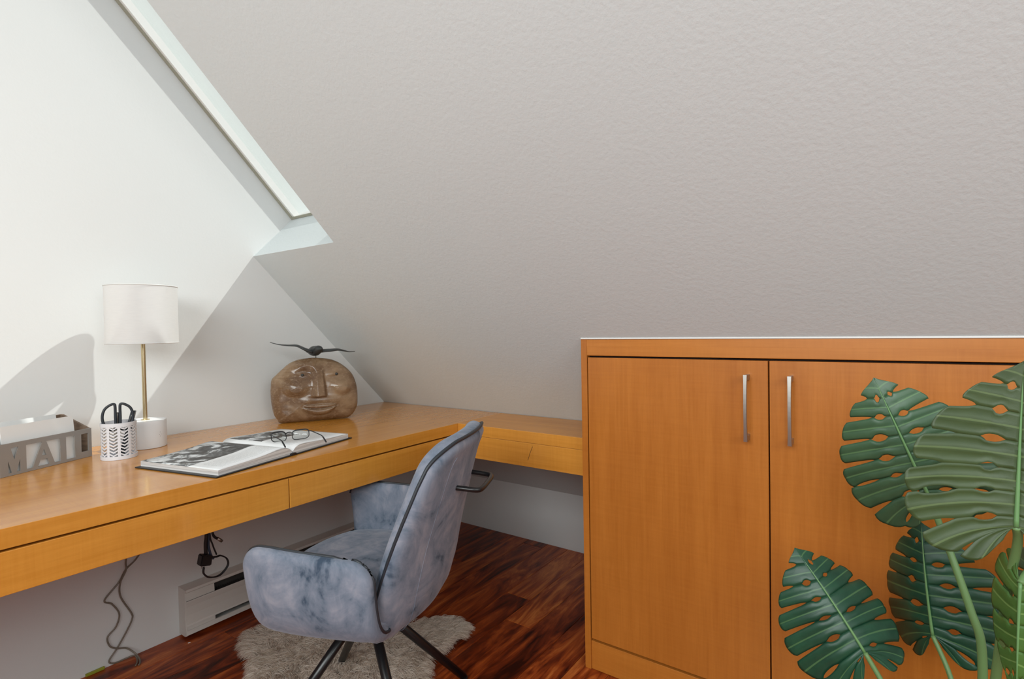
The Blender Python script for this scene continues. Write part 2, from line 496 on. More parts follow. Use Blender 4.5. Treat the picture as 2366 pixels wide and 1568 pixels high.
bm = bmesh.new(); add_box(bm, 0.0, XR, YK, YK + 0.1, -0.1, 0.30); struct(bmobj('wall_knee', bm, M['wall']))
bm = bmesh.new(); add_box(bm, 0.0, XR, YB - 0.1, YB, -0.1, 0.75 + TP * (4.6 - 4.7) + 0.05); struct(bmobj('wall_back', bm, M['rear']))
bm = bmesh.new()
add_box(bm, XR, XR + 0.12, YB - 0.1, -3.3, -0.1, 3.6); add_box(bm, XR, XR + 0.12, -1.3, 0.62, -0.1, 3.6)
add_box(bm, XR, XR + 0.12, -3.3, -1.3, -0.1, 1.35); add_box(bm, XR, XR + 0.12, -3.3, -1.3, 2.75, 3.6)
struct(bmobj('wall_right', bm, M['wall']))

# floor: base and planks
bm = bmesh.new(); add_box(bm, 0.0, XR, YB, YK, -0.1, -0.012)
floor = struct(bmobj('floor', bm, M['dark_gap']))
PW, PL = 0.118, 1.15
for i in range(int(math.ceil(XR / PW))):
    off = [0.61, 0.18, 0.83, 0.35, 0.97, 0.05, 0.72, 0.46][i % 8] * PL
    x0 = i * PW + 0.0006; x1 = min((i + 1) * PW - 0.0006, XR - 0.001)
    cuts = [YK - 0.001]
    y = YK - off
    while y > YB + 0.05:
        cuts.append(y); y -= PL
    cuts.append(YB + 0.001)
    for y1, y0 in zip(cuts[:-1], cuts[1:]):
        if y1 - y0 < 0.02: continue
        bm = bmesh.new()
        add_box(bm, 0, x1 - x0, 0, y1 - y0 - 0.0012, -0.0115, 0, 0.0009, 1)
        o = bmobj('plank', bm, M['floor'], floor)
        o.location = (x0, y0, 0)

# skylight
win = struct(empty('window_1', slope_pt(0, SKY0, DEP)))
def wl(p): return p - Vector(win.location)
FW, FB = 0.026, 0.008
V, F = [], []
for (x0, x1, s0, s1) in ((0.001, FW, SKY0 + 0.001, SKY1 - 0.001), (SKYW - FW, SKYW - 0.001, SKY0 + 0.001, SKY1 - 0.001), (FW, SKYW - FW, SKY0 + 0.001, SKY0 + FB), (FW, SKYW - FW, SKY1 - FW, SKY1 - 0.001)):
    slope_box(V, F, x0, x1, s0, s1, DEP - 0.001, DEP + 0.028)
struct(pymesh('window_frame', [wl(v) for v in V], F, M['caulk'], win))
V, F = [], []
slope_box(V, F, 0.0012, 0.014, SKY0 + 0.0012, SKY1 - 0.002, DEP - 0.006, DEP - 0.0012)
gk = pymesh('gasket', [wl(v) for v in V], F, M['frame'], win); gk['label'] = 'olive grey gasket along the skylight frame'
V, F = [], []
slope_box(V, F, 0.015, SKYW - 0.002, SKY0 + 0.0012, SKY0 + 0.012, DEP - 0.006, DEP - 0.0012)
gk = pymesh('gasket', [wl(v) for v in V], F, M['frame'], win); gk['label'] = 'olive grey gasket along the skylight frame'
V, F = [], []
slope_box(V, F, 0.004, SKYW - 0.004, SKY0 + 0.004, SKY1 - 0.004, DEP + 0.029, DEP + 0.034)
struct(pymesh('pane', [wl(v) for v in V], F, M['glass'], win))

# ------------------------------------------------------------------ desk
D = 0.7703; HT = 0.75
desk = tag(empty('desk', (0.0, -1.3, 0.0)), 'long floating amber wood desk along the white gable wall', 'desk')
def dp(name, x0, x1, y0, y1, z0, z1, mat, bev=0.0012):
    return box(name, x0, x1, y0 + 1.3, y1 + 1.3, z0, z1, mat, desk, bev)
YEND = -2.7
dp('desktop', 0.002, D, YEND, -0.002, HT - 0.0407, HT, M['wood_y'], 0.001)
dp('drawer', 0.30, D - 0.0005, YEND + 0.01, -1.0205, HT - 0.131, HT - 0.0458, M['wood_y'])
dp('drawer', 0.30, D - 0.0005, -1.0175, -0.3258, HT - 0.131, HT - 0.0458, M['wood_y'])
dp('corner_filler', 0.30, D - 0.001, -0.3238, -0.002, HT - 0.131, HT - 0.0412, M['wood_y'])
dp('bottom_board', 0.002, 0.299, YEND, -0.002, HT - 0.128, HT - 0.112, M['wood_y'])
dp('shadow_board', 0.30, D - 0.02, YEND, -0.325, HT - 0.0456, HT - 0.0409, M['dark_gap'], 0)

sh = tag(empty('corner_shelf', (1.05, -0.15, 0.0)), 'short amber wood corner desktop between the long desk and the cabinet', 'shelf')
def shp(name, x0, x1, y0, y1, z0, z1, mat, bev=0.0012):
    return box(name, x0 - 1.05, x1 - 1.05, y0 + 0.15, y1 + 0.15, z0, z1, mat, sh, bev)
YS = -0.2978; XC = 1.337; YC = -0.3289
shp('shelf_top', D + 0.0008, XC - 0.001, YS, -0.002, HT - 0.0405, HT, M['wood_x'])
shp('apron', D + 0.0008, XC - 0.001, YS + 0.0006, YS + 0.02, HT - 0.1271, HT - 0.0412, M['wood_x'])
V, F = tube_data([(1.121 - 1.05, YS + 0.15 + 0.0004, 0.698), (1.109 - 1.05, YS + 0.15 + 0.0004, 0.672), (1.100 - 1.05, YS + 0.15 + 0.0004, 0.647)], 0.0007, 5)
s_ = pymesh('crack', V, F, M['dark_gap'], sh); s_['label'] = 'thin dark crack down the apron'

# ------------------------------------------------------------------ cabinet
XE = 2.47; ZT = 1.0817
cab = tag(empty('cabinet', (1.9, YC, 0.0)), 'built-in amber wood cabinet with two tall doors under the sloping ceiling', 'cabinet')
def cp(name, x0, x1, y0, y1, z0, z1, mat, bev=0.0012, parent=None):
    return box(name, x0 - 1.9, x1 - 1.9, y0 - YC, y1 - YC, z0, z1, mat, parent or cab, bev)
def side_panel(x0, x1):
    yb = 0.28
    prof = [(YC, 0.001), (yb, 0.001), (yb, 0.75 - TP * yb - 0.006), (YC + 0.002, ZT - 0.002), (YC, ZT - 0.002)]
    V = [(x - 1.9, y - YC, z) for x in (x0, x1) for y, z in prof]; n = len(prof)
    F = [tuple(range(n)), tuple(range(n, 2 * n))[::-1]] + [(i, (i + 1) % n, n + (i + 1) % n, n + i) for i in range(n)]
    return pymesh('side_panel', V, F, M['wood_z'], cab)
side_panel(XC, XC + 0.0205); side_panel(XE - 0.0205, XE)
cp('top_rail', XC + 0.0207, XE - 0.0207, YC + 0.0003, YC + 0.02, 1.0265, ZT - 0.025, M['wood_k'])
# top rail reaches the ceiling in a thin wedge
V = [(x - 1.9, y - YC, z) for x in (XC + 0.0207, XE - 0.0207) for y, z in ((YC + 0.0003, ZT - 0.026), (YC + 0.018, ZT - 0.026), (YC + 0.003, ZT - 0.0075), (YC + 0.0003, ZT - 0.003))]
pymesh('top_edge', V, [(0, 1, 2, 3), (7, 6, 5, 4), (0, 4, 5, 1), (1, 5, 6, 2), (2, 6, 7, 3), (3, 7, 4, 0)], M['wood_k'], cab)
XG = 1.8953
doors = []
for x0, x1 in ((XC + 0.0235, XG - 0.0018), (XG + 0.0018, XE - 0.0235)):
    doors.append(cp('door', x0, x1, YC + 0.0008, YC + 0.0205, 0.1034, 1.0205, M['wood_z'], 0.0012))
cp('toe_kick', XC + 0.0207, XE - 0.0207, YC + 0.004, YC + 0.02, 0.001, 0.094, M['wood_k'])
cp('carcass', XC + 0.0208, XE - 0.0208, YC + 0.022, YC + 0.034, 0.001, ZT - 0.04, M['dark_gap'], 0)
for d, hx in ((doors[0], 1.844), (doors[1], 1.9495)):
    bm = bmesh.new()
    hz0, hz1 = 0.806, 0.984
    yh = -0.034
    # slim flat pull: a bar that bows slightly, with a foot at either end
    prof = []
    n = 14
    V, F = [], []
    for i in range(n + 1):
        t = i / n; z = hz0 + (hz1 - hz0) * t
        bow = 0.004 * sin(pi * t)
        wd = 0.0046 + 0.0012 * abs(2 * t - 1) ** 4
        for dx, dy in ((-wd, 0.0025), (-wd * 0.8, -0.0022), (wd * 0.8, -0.0022), (wd, 0.0025)):
            V.append((hx - 1.9 + dx, yh - bow + dy, z))
    for i in range(n):
        for k in range(4):
            l = (k + 1) % 4
            F.append((i * 4 + k, i * 4 + l, i * 4 + 4 + l, i * 4 + 4 + k))
    F += [(3, 2, 1, 0), tuple(n * 4 + k for k in range(4))]
    bm2 = bmesh.new()
    for z in (hz0 + 0.008, hz1 - 0.008):
        add_box(bm2, hx - 1.9 - 0.0045, hx - 1.9 + 0.0045, yh, 0.0007, z - 0.008, z + 0.008, 0.0015, 2)
    me2 = bpy.data.meshes.new('t'); bm2.to_mesh(me2)
    b = len(V); V += [v.co.copy() for v in me2.vertices]; F += [tuple(b + i for i in p.vertices) for p in me2.polygons]
    bm2.free(); bpy.data.meshes.remove(me2)
    pymesh('handle', V, F, M['steel'], d)

# white sealant bead along the cabinet top
bm = bmesh.new(); add_box(bm, XC, XE, YC - 0.0035, YC + 0.0005, ZT - 0.0022, ZT + 0.0022, 0.0008, 1)
struct(bmobj('trim_1', bm, M['caulk']))

# ------------------------------------------------------------------ pad (cushion) helper
def rr_outline(a0, a1, b0, b1, radii, n=12):
    """rounded rectangle, radii for corners (a0b0, a1b0, a1b1, a0b1), counter-clockwise, with points along the sides"""
    cs = [(a0, b0, pi, radii[0], 1, 1), (a1, b0, 1.5 * pi, radii[1], -1, 1), (a1, b1, 0, radii[2], -1, -1), (a0, b1, 0.5 * pi, radii[3], 1, -1)]
    pts = []
    for (x, y, st, r, sx, sy) in cs:
        c = (x + sx * r, y + sy * r)
        arc = [(c[0] + r * cos(st + 0.5 * pi * k / n), c[1] + r * sin(st + 0.5 * pi * k / n)) for k in range(n + 1)]
        if pts:
            p = pts[-1]; q = arc[0]
            for k in range(1, 10): pts.append((p[0] + (q[0] - p[0]) * k / 10, p[1] + (q[1] - p[1]) * k / 10))
        pts += arc
    p, q = pts[-1], pts[0]
    for k in range(1, 10): pts.append((p[0] + (q[0] - p[0]) * k / 10, p[1] + (q[1] - p[1]) * k / 10))
    return pts

RINGS = [0.0, 0.2, 0.4, 0.58, 0.72, 0.83, 0.90, 0.945, 0.975, 0.993, 1.0]
def pad(f, outline, T, puff=0.0, p=9.0, center=None):
    n = len(outline)
    cx = center[0] if center else sum(q[0] for q in outline) / n
    cy = center[1] if center else sum(q[1] for q in outline) / n
    def nrm(a, b):
        e = 1e-3
        da = f(a + e, b) - f(a - e, b); db = f(a, b + e) - f(a, b - e)
        return da.cross(db).normalized()
    V, F, rim = [], [], []
    idx = {}
    for s in RINGS:
        h = 0.5 * T * max(0.0, 1 - s ** p) ** 0.5 + puff * (1 - s * s)
        for sg in (1, -1):
            if s == 0.0:
                P = f(cx, cy); N = nrm(cx, cy); idx[(s, sg)] = [len(V)]; V.append(P + N * h * sg); continue
            if s == 1.0 and sg == -1: idx[(s, sg)] = idx[(s, 1)]; continue
            row = []
            for (a, b) in outline:
                aa, bb = cx + (a - cx) * s, cy + (b - cy) * s
                P = f(aa, bb); N = nrm(aa, bb)
                row.append(len(V)); V.append(P + N * h * sg)
                if s == 1.0: rim.append((P, N))
            idx[(s, sg)] = row
    for sg in (1, -1):
        for q in range(len(RINGS) - 1):
            A, B = idx[(RINGS[q], sg)], idx[(RINGS[q + 1], sg)]
            for k in range(n):
                l = (k + 1) % n
                if len(A) == 1: F.append((A[0], B[k], B[l]) if sg > 0 else (A[0], B[l], B[k]))
                else: F.append((A[k], B[k], B[l], A[l]) if sg > 0 else (A[k], A[l], B[l], B[k]))
    return V, F, rim

def interp(tab, t):
    """smooth table lookup; tab = [(t, v...)]"""
    if t <= tab[0][0]: i = 0
    elif t >= tab[-1][0]: i = len(tab) - 2
    else:
        i = 0
        while tab[i + 1][0] < t: i += 1
    t0, t1 = tab[i][0], tab[i + 1][0]
    x = (t - t0) / (t1 - t0)
    out = []
    for c in range(1, len(tab[0])):
        p1, p2 = tab[i][c], tab[i + 1][c]
        m1 = (tab[i + 1][c] - tab[i - 1][c]) / (tab[i + 1][0] - tab[i - 1][0]) if i > 0 else (p2 - p1) / (t1 - t0)
        m2 = (tab[i + 2][c] - tab[i][c]) / (tab[i + 2][0] - tab[i][0]) if i + 2 < len(tab) else (p2 - p1) / (t1 - t0)
        if x < 0 or x > 1:
            out.append(p1 + (p2 - p1) * x)
        else:
            h = t1 - t0
            out.append((2 * x ** 3 - 3 * x ** 2 + 1) * p1 + (x ** 3 - 2 * x ** 2 + x) * h * m1 + (-2 * x ** 3 + 3 * x ** 2) * p2 + (x ** 3 - x ** 2) * h * m2)
    return out

# ------------------------------------------------------------------ swivel chair   (local: +x forward, +y towards the camera side)
CH = 0.441 + pi
chair = tag(empty('armchair', (0.947, -0.894, 0.004), CH), 'grey-blue velvet armchair on four splayed black legs at the desk', 'chair')
# seat
def seat_f(a, b):
    q = b / 0.27
    dome = 0.012 * (1 - q * q) - 0.05 * max(0, (a - 0.10) / 0.17) ** 2.4 - 0.012 * max(0, -a / 0.15)
    return Vector((a - 0.10 * max(0.0, a) / 0.26 * q * q, b, 0.424 + dome))
out = rr_outline(-0.16, 0.262, -0.262, 0.262, (0.05, 0.10, 0.10, 0.05))
V, F, rim = pad(seat_f, out, 0.085, 0.012, 6)
pymesh('seat', V, F, M['velvet'], chair, True)
# pan under the seat
def pan_f(a, b): return Vector((a, b, 0.385 - 0.012 * (1 - (b / 0.2) ** 2)))
V, F, rim = pad(pan_f, rr_outline(-0.14, 0.17, -0.19, 0.19, (0.06, 0.06, 0.06, 0.06)), 0.045, 0.0, 5)
pymesh('seat_pan', V, F, M['velvet'], chair, True)
# arms
ARM = [(0.0, 0.215, 0.398), (0.16, 0.250, 0.412), (0.34, 0.272, 0.440), (0.55, 0.284, 0.488), (0.8, 0.287, 0.552), (1.0, 0.286, 0.606)]
def arm_f(sg):
    def f(a, b):
        v, z = interp(ARM, b)
        fr = max(0.0, (a - 0.0) / 0.17)
        u = a + 0.035 * fr * (min(max(b, 0), 1) - 0.6) - 0.012 * (a < 0) * (1 - b) * (-a / 0.15)
        z = z - 0.018 * max(0.0, (0.10 - a) / 0.25) * b
        v = v - 0.018 * fr ** 2
        return Vector((u, sg * v, z))
    return f
arm_out = rr_outline(-0.150, 0.176, 0.0, 1.0, (0.03, 0.05, 0.052, 0.05))
# corner radii are in mixed units (metres across, 0-1 up): stretch the vertical ones
def arm_outline():
    pts = []
    hgt = 0.27
    for a, b in rr_outline(-0.150, 0.176, 0.0, hgt, (0.02, 0.035, 0.050, 0.052)):
        pts.append((a, b / hgt))
    return pts
for sg in (1, -1):
    V, F, rim = pad(arm_f(sg), arm_outline(), 0.040, 0.006, 16)
    arm = pymesh('arm', V, F, M['velvet'], chair, True)
    # dark zip tape along the top and the rear edge, set in the outer rim
    n = len(rim)
    keep = []
    for i, ((P, N), (a, b)) in enumerate(zip(rim, arm_outline())):
        keep.append((a, b, P))
    top = [P for a, b, P in keep if b > 0.80 or (a < -0.10 and b > 0.02)]
    # order runs counter-clockwise: front top -> rear top -> down the rear
    top = sorted([(a, b, P) for a, b, P in keep if b > 0.86 or (a < -0.13 and b > 0.01)], key=lambda q: (-q[0] if q[1] > 0.86 and q[0] > -0.13 else 1 - q[1]))
    V, F = tube_data([P + Vector((0, -sg * 0.004, 0.0)) for a, b, P in top], 0.0038, 8)
    zp = pymesh('zip_tape', V, F, M['charcoal'], arm, True); zp['label'] = 'dark zip tape along the arm edge'
# backrest
BACK = [(0.0, -0.078, 0.366, 0.205), (0.12, -0.112, 0.388, 0.225), (0.28, -0.130, 0.470, 0.246), (0.48, -0.166, 0.579, 0.250), (0.70, -0.214, 0.700, 0.236), (0.87, -0.252, 0.789, 0.212), (1.0, -0.288, 0.834, 0.186)]
def back_f(a, b):
    u, z, hw = interp(BACK, b)
    wrap = 0.082 - 0.052 * min(1.0, max(0.0, (b - 0.32) / 0.6))
    wrap = wrap * min(1.0, 0.5 + b * 2.2)
    return Vector((u - wrap * (1 - a * a), -a * hw, z + 0.006 * b * (1 - a * a)))
def back_outline():
    hgt, hw = 0.53, 0.23
    return [(a / hw, b / hgt) for a, b in rr_outline(-hw, hw, 0.0, hgt, (0.05, 0.05, 0.075, 0.075))]
V, F, rim = pad(back_f, back_outline(), 0.056, 0.004, 20)
back = pymesh('backrest', V, F, M['velvet'], chair, True)
V, F = tube_data([P + Vector((-0.007, 0, 0)) for P, N in rim], 0.0046, 8, True)
zp = pymesh('zip_tape', V, F, M['charcoal'], back, True); zp['label'] = 'dark zip tape round the backrest edge'
for sg in (-1, 1):   # stitched panel seams on the back
    path = []
    for k in range(22):
        b = 0.06 + 0.86 * k / 21
        P = back_f(sg * 0.62, b); e = 1e-3
        N = (back_f(sg * 0.62 + e, b) - back_f(sg * 0.62 - e, b)).cross(back_f(sg * 0.62, b + e) - back_f(sg * 0.62, b - e)).normalized()
        if N.x > 0: N = -N
        path.append(P + N * 0.0300)
    V, F = tube_data(path, 0.0010, 6); pymesh('seam', V, F, M['velvet'], back, True)
# grab handle
hp = catmull([(-0.262, 0.078, 0.706), (-0.300, 0.078, 0.703), (-0.340, 0.074, 0.699), (-0.352, 0.055, 0.698), (-0.354, 0.0, 0.698), (-0.352, -0.055, 0.698), (-0.340, -0.074, 0.699), (-0.300, -0.078, 0.703), (-0.262, -0.078, 0.706)], 6)
tube('grab_handle', hp, 0.0068, M['black_metal'], chair, 12)
# hub and legs
lathe('swivel_hub', [(0.0, 0.352), (0.085, 0.352), (0.085, 0.344), (0.03, 0.336), (0.026, 0.30), (0.0, 0.30)], M['black_metal'], chair, 28)
la = 2.773 - CH
for k in range(4):
    a = la + k * pi / 2
    d = Vector((cos(a), sin(a), 0))
    p0 = d * 0.015 + Vector((0, 0, 0.335)); p1 = d * 0.300 + Vector((0, 0, 0.016))
    lg = tube('leg', [p0, p0.lerp(p1, 0.5), p1], [0.0135, 0.013, 0.0115], M['black_metal'], chair, 14)
    lathe('foot_cap', [(0, 0.0005), (0.011, 0.0005), (0.0125, 0.004), (0.0125, 0.016), (0, 0.02)], M['black_plastic'], lg, 16, (p1.x, p1.y, 0))

# ------------------------------------------------------------------ sheepskin rug
RUG = [(0.330, -0.905), (0.275, -0.868), (0.285, -0.822), (0.345, -0.79), (0.43, -0.73), (0.56, -0.60), (0.70, -0.505), (0.760, -0.425), (0.865, -0.415), (0.885, -0.50), (0.878, -0.585), (0.905, -0.675), (0.985, -0.72), (1.06, -0.80), (1.04, -0.90), (0.93, -0.97), (0.83, -1.07), (0.74, -1.13), (0.64, -1.12), (0.575, -1.03), (0.50, -0.965), (0.42, -0.925)]
rug = tag(empty('sheepskin_rug', (0.65, -0.78, 0.0)), 'shaggy cream sheepskin rug on the dark floor under the chair', 'rug')
rp = [Vector((x - 0.65, y + 0.78, 0)) for x, y in RUG]
rs = catmull(rp, 4, True)
n = len(rs)
V = [(p.x, p.y, 0.0005) for p in rs] + [(p.x * 0.99, p.y * 0.99, 0.004) for p in rs] + [(0, 0, 0.004)]
F = [(i, (i + 1) % n, n + (i + 1) % n, n + i) for i in range(n)] + [(n + i, n + (i + 1) % n, 2 * n) for i in range(n)]
pymesh('pelt', V, F, M['pelt'], rug)
rng = np.random.default_rng(3)
poly = np.array([(p.x, p.y) for p in rs])
def in_poly(P):
    x, y = P[:, 0], P[:, 1]; ins = np.zeros(len(P), bool); j = len(poly) - 1
    for i in range(len(poly)):
        xi, yi = poly[i]; xj, yj = poly[j]
        c = ((yi > y) != (yj > y)) & (x < (xj - xi) * (y - yi) / (yj - yi + 1e-12) + xi)
        ins ^= c; j = i
    return ins
NS = 42000
lo, hi = poly.min(0), poly.max(0)
pts = rng.uniform(lo, hi, (int(NS * 2.4), 2)); pts = pts[in_poly(pts)][:NS]
ei = rng.integers(0, n, 5200); et = rng.random((5200, 1))
pts = np.vstack([pts, poly[ei] * (1 - et) + poly[(ei + 1) % n] * et])
NS = len(pts)
# clumps
ncl = 900
cl = pts[rng.integers(0, NS, ncl)]
ci = np.empty(NS, int)
for k in range(0, NS, 4000):
    ci[k:k + 4000] = ((pts[k:k + 4000, None, :] - cl[None]) ** 2).sum(2).argmin(1)
ctr = np.array([0.0, 0.02])
outw = pts - ctr; rad = np.linalg.norm(outw, axis=1, keepdims=True) + 1e-6
flow = outw / rad * np.clip(rad * 2.2, 0.15, 1.0) + np.array([[0.28, -0.30]]) * np.clip(1 - rad * 1.8, 0, 1)
cdir = rng.normal(0, 0.30, (ncl, 2))
dirv = flow + cdir[ci] + rng.normal(0, 0.16, (NS, 2))
ln = (0.050 + 0.022 * rng.random((NS, 1)))
dirv /= np.linalg.norm(dirv, axis=1, keepdims=True) + 1e-6
KP = 5
pos = np.zeros((NS, KP, 3))
zl = rng.uniform(0.018, 0.034, (NS, 1))
for k in range(KP):
    t = k / (KP - 1)
    pull = (cl[ci] - pts) * 0.55 * t
    pos[:, k, :2] = pts + dirv * ln * (t ** 1.2) * 0.85 + pull
    pos[:, k, 2] = 0.003 + (zl * np.sin(pi * min(t * 0.78, 1)))[:, 0]
hc = bpy.data.hair_curves.new('wool')
hc.add_curves([KP] * NS)
hc.attributes['position'].data.foreach_set('vector', pos.astype(np.float32).ravel())
ra = hc.attributes.get('radius') or hc.attributes.new('radius', 'FLOAT', 'POINT')
ra.data.foreach_set('value', np.tile(np.array([0.0007, 0.00075, 0.0006, 0.0004, 0.00008], np.float32), NS))
hc.materials.append(M['fur'])
fo = bpy.data.objects.new('wool', hc); COL.objects.link(fo); fo.parent = rug; fo['kind'] = 'stuff'

# ------------------------------------------------------------------ table lamp
LX, LY = 0.158, -1.149
lamp = tag(empty('table_lamp', (LX, LY, HT)), 'white drum-shade table lamp with brass stem on a white cylinder base', 'lamp')
lathe('base', [(0, 0.0005), (0.0580, 0.0005), (0.0590, 0.0015), (0.0590, 0.0855), (0.0575, 0.0885), (0.0, 0.0885)], M['white_enamel'], lamp, 72)
lathe('stem', [(0.0, 0.0882), (0.0125, 0.0882), (0.0125, 0.0905), (0.0062, 0.0915), (0.0062, 0.40), (0, 0.40)], M['brass'], lamp, 24)
SZ0, SZ1, SR = 0.340, 0.527, 0.1005
shd = lathe('lamp_shade', [(SR, SZ0), (SR, SZ1), (SR - 0.0016, SZ1), (SR - 0.0016, SZ0)], M['shade'], lamp, 96, closed=True)
for z in (SZ0 + 0.001, SZ1 - 0.001):
    tube('hem', [(SR * cos(2 * pi * k / 64), SR * sin(2 * pi * k / 64), z) for k in range(64)], 0.0019, M['shade'], shd, 8, True)
V, F = [], []
for k in range(3):
    a = 2 * pi * k / 3 + 0.4
    tube_data([(0.006 * cos(a), 0.006 * sin(a), 0.398), (0.05 * cos(a), 0.05 * sin(a), 0.39), ((SR - 0.001) * cos(a), (SR - 0.001) * sin(a), SZ1 - 0.012)], 0.0014, 6, False, 1.0, V, F)
pymesh('spider_fitting', V, F, M['steel'], lamp, True)
lathe('bulb', [(0, 0.402), (0.013, 0.404), (0.014, 0.425), (0.022, 0.445), (0.024, 0.458), (0.018, 0.474), (0, 0.481)], M['white_enamel'], lamp, 24)
V, F = [], []
a0 = math.atan2(-1.8774 - LY, 2.1654 - LX) + 0.72
for k, dz in enumerate((0.050, 0.043, 0.037)):
    for da in ((-0.05, 0.05) if k == 1 else (0.0,)):
        a = a0 + da
        tube_data([(0.0585 * cos(a), 0.0585 * sin(a), dz), (0.0593 * cos(a), 0.0593 * sin(a), dz)], 0.0008, 8, False, 1.0, V, F)
dd = pymesh('vent_dots', V, F, M['heater_dark'], lamp); dd['label'] = 'tiny dark holes in the white base'

# ------------------------------------------------------------------ MAIL letter box
MA = Vector((0.1661, -1.2975, HT)); md = Vector((0.4147, -0.9099, 0)).normalized(); mn = Vector((-md.y, md.x, 0)); mn = Vector((-0.9099, -0.4147, 0)).normalized()
mail = tag(empty('letter_box', tuple(MA), 0), 'grey desk letter box with MAIL cut through its front', 'letter box')
def m3(s, z, d): return md * s + mn * d + Vector((0, 0, z))
outer = [(0.0, 0.0005), (0.2493, 0.0005), (0.2493, 0.0868), (0.0, 0.0868)]
holes = [[(0.2237, 0.0740), (0.2039, 0.0740), (0.2145, 0.0421)],
         [(0.2296, 0.0408), (0.2296, 0.0080), (0.2214, 0.0080)],
         [(0.2005, 0.0405), (0.2005, 0.0080), (0.2100, 0.0080)],
         [(0.1851, 0.0740), (0.1435, 0.0740), (0.1696, 0.0080), (0.1851, 0.0080)],
         [(0.1393, 0.0537), (0.1326, 0.0357), (0.1451, 0.0357)],
         [(0.1490, 0.0249), (0.1304, 0.0249), (0.1246, 0.0080), (0.1559, 0.0080)],
         [(0.1323, 0.0740), (0.0940, 0.0740), (0.0940, 0.0080), (0.1105, 0.0080)],
         [(0.0773, 0.0740), (0.0515, 0.0740), (0.0515, 0.0080), (0.0773, 0.0080)],
         [(0.0320, 0.0730), (0.0095, 0.0730), (0.0095, 0.0195), (0.0320, 0.0195)]]
V, F = prism_holes(outer, holes, m3, 0.004)
fp = pymesh('front_panel', V, F, M['silver_paint'], mail); fp['label'] = 'silver grey front with MAIL cut out'
MD = 0.112
for s0, s1 in ((0.0002, 0.006), (0.2433, 0.2491)):
    prof = [(0.0042, 0.0005), (MD, 0.0005), (MD, 0.127), (MD - 0.012, 0.127), (0.0042, 0.0866)]
    V = [m3(s, z, d) for s in (s0, s1) for d, z in prof]; n5 = 5
    F = [(0, 1, 2, 3, 4), (9, 8, 7, 6, 5)] + [(i, (i + 1) % 5, 5 + (i + 1) % 5, 5 + i) for i in range(5)]
    pymesh('side_panel', V, F, M['box_wood'], mail)
def mbox(name, s0, s1, d0, d1, z0, z1, mat, parent=mail):
    V = [m3(s, z, d) for s in (s0, s1) for d in (d0, d1) for z in (z0, z1)]
    return pymesh(name, V, [(0, 1, 3, 2), (4, 6, 7, 5), (0, 4, 5, 1), (2, 3, 7, 6), (0, 2, 6, 4), (1, 5, 7, 3)], mat, parent)
mbox('back_panel', 0.0062, 0.2431, MD - 0.006, MD, 0.0005, 0.127, M['box_wood'])
mbox('bottom_panel', 0.0062, 0.2431, 0.0042, MD - 0.0062, 0.0005, 0.005, M['box_wood'])
mbox('divider', 0.0062, 0.2431, 0.058, 0.062, 0.0052, 0.092, M['box_wood'])
def envelope(s0, s1, d0, z0, h, tilt, lean, label):
    o = tag(empty('envelope', tuple(MA + m3((s0 + s1) / 2, z0, d0))), label, 'envelope', 'envelopes in the letter box')
    W2 = (s1 - s0) / 2
    ex = (md * cos(tilt) + Vector((0, 0, 1)) * sin(tilt)); ez0 = Vector((0, 0, 1)) * cos(tilt) - md * sin(tilt)
    ez = (ez0 * cos(lean) + mn * sin(lean)).normalized(); en = ex.cross(ez).normalized()
    def q(a, b, c): return ex * a + ez * b + en * c
    V = [q(a, b, c) for c in (-0.0011, 0.0011) for a, b in ((-W2, 0), (W2, 0), (W2, h), (-W2, h))]
    pymesh('paper_body', V, [(0, 1, 2, 3), (7, 6, 5, 4), (0, 4, 5, 1), (1, 5, 6, 2), (2, 6, 7, 3), (3, 7, 4, 0)], M['paper'], o)
    V = [q(-W2, h, 0.0013), q(W2, h, 0.0013), q(0, h * 0.45, 0.0016), q(-W2, h, 0.0019), q(W2, h, 0.0019), q(0, h * 0.45, 0.0022)]
    pymesh('flap', V, [(0, 1, 2), (5, 4, 3), (0, 3, 4, 1), (1, 4, 5, 2), (2, 5, 3, 0)], M['paper'], o)
    return o
envelope(0.038, 0.232, 0.010, 0.0065, 0.124, 0.0, 0.10, 'white envelope at the front of the letter box, seen through the letters')
envelope(0.044, 0.236, 0.026, 0.0062, 0.120, -0.01, 0.10, 'white envelope in the middle of the letter box stack')
envelope(0.036, 0.236, 0.074, 0.0062, 0.128, 0.0, 0.10, 'tallest white envelope against the back of the letter box')

# ------------------------------------------------------------------ pen cup
CX, CY, CR = 0.262, -1.258, 0.0440
cup = tag(empty('pen_cup', (CX, CY, HT)), 'pale metal pen cup with cut-out chevrons beside the lamp base', 'pen cup')
HC = 0.108
def ring(name, z0, z1, r0, r1):
    return lathe(name, [(r0, z0), (r1, z0), (r1, z1), (r0, z1)], M['cup_white'], cup, 60, closed=True)
ring('top_rim', HC - 0.011, HC, CR - 0.0012, CR + 0.0012)
ring('foot_ring', 0.0005, 0.011, CR - 0.001, CR + 0.0022)
lathe('cup_bottom', [(0, 0.001), (CR - 0.0012, 0.001), (CR - 0.0012, 0.003), (0, 0.003)], M['cup_white'], cup, 48)
V, F = [], []
def cpatch(pts):
    """pts: 4 (theta, z) corners, extruded radially"""
    b = len(V)
    for r in (CR - 0.0008, CR + 0.0004):
        for th, z in pts: V.append((r * cos(th), r * sin(th), z))
    F.extend([(b, b + 1, b + 2, b + 3), (b + 7, b + 6, b + 5, b + 4)] + [(b + i, b + (i + 1) % 4, b + 4 + (i + 1) % 4, b + 4 + i) for i in range(4)])
NCOL, NR = 10, 9
zc0, zc1 = 0.0105, HC - 0.0105
th0 = math.atan2(-1.8774 - CY, 2.1654 - CX) + radians(18)
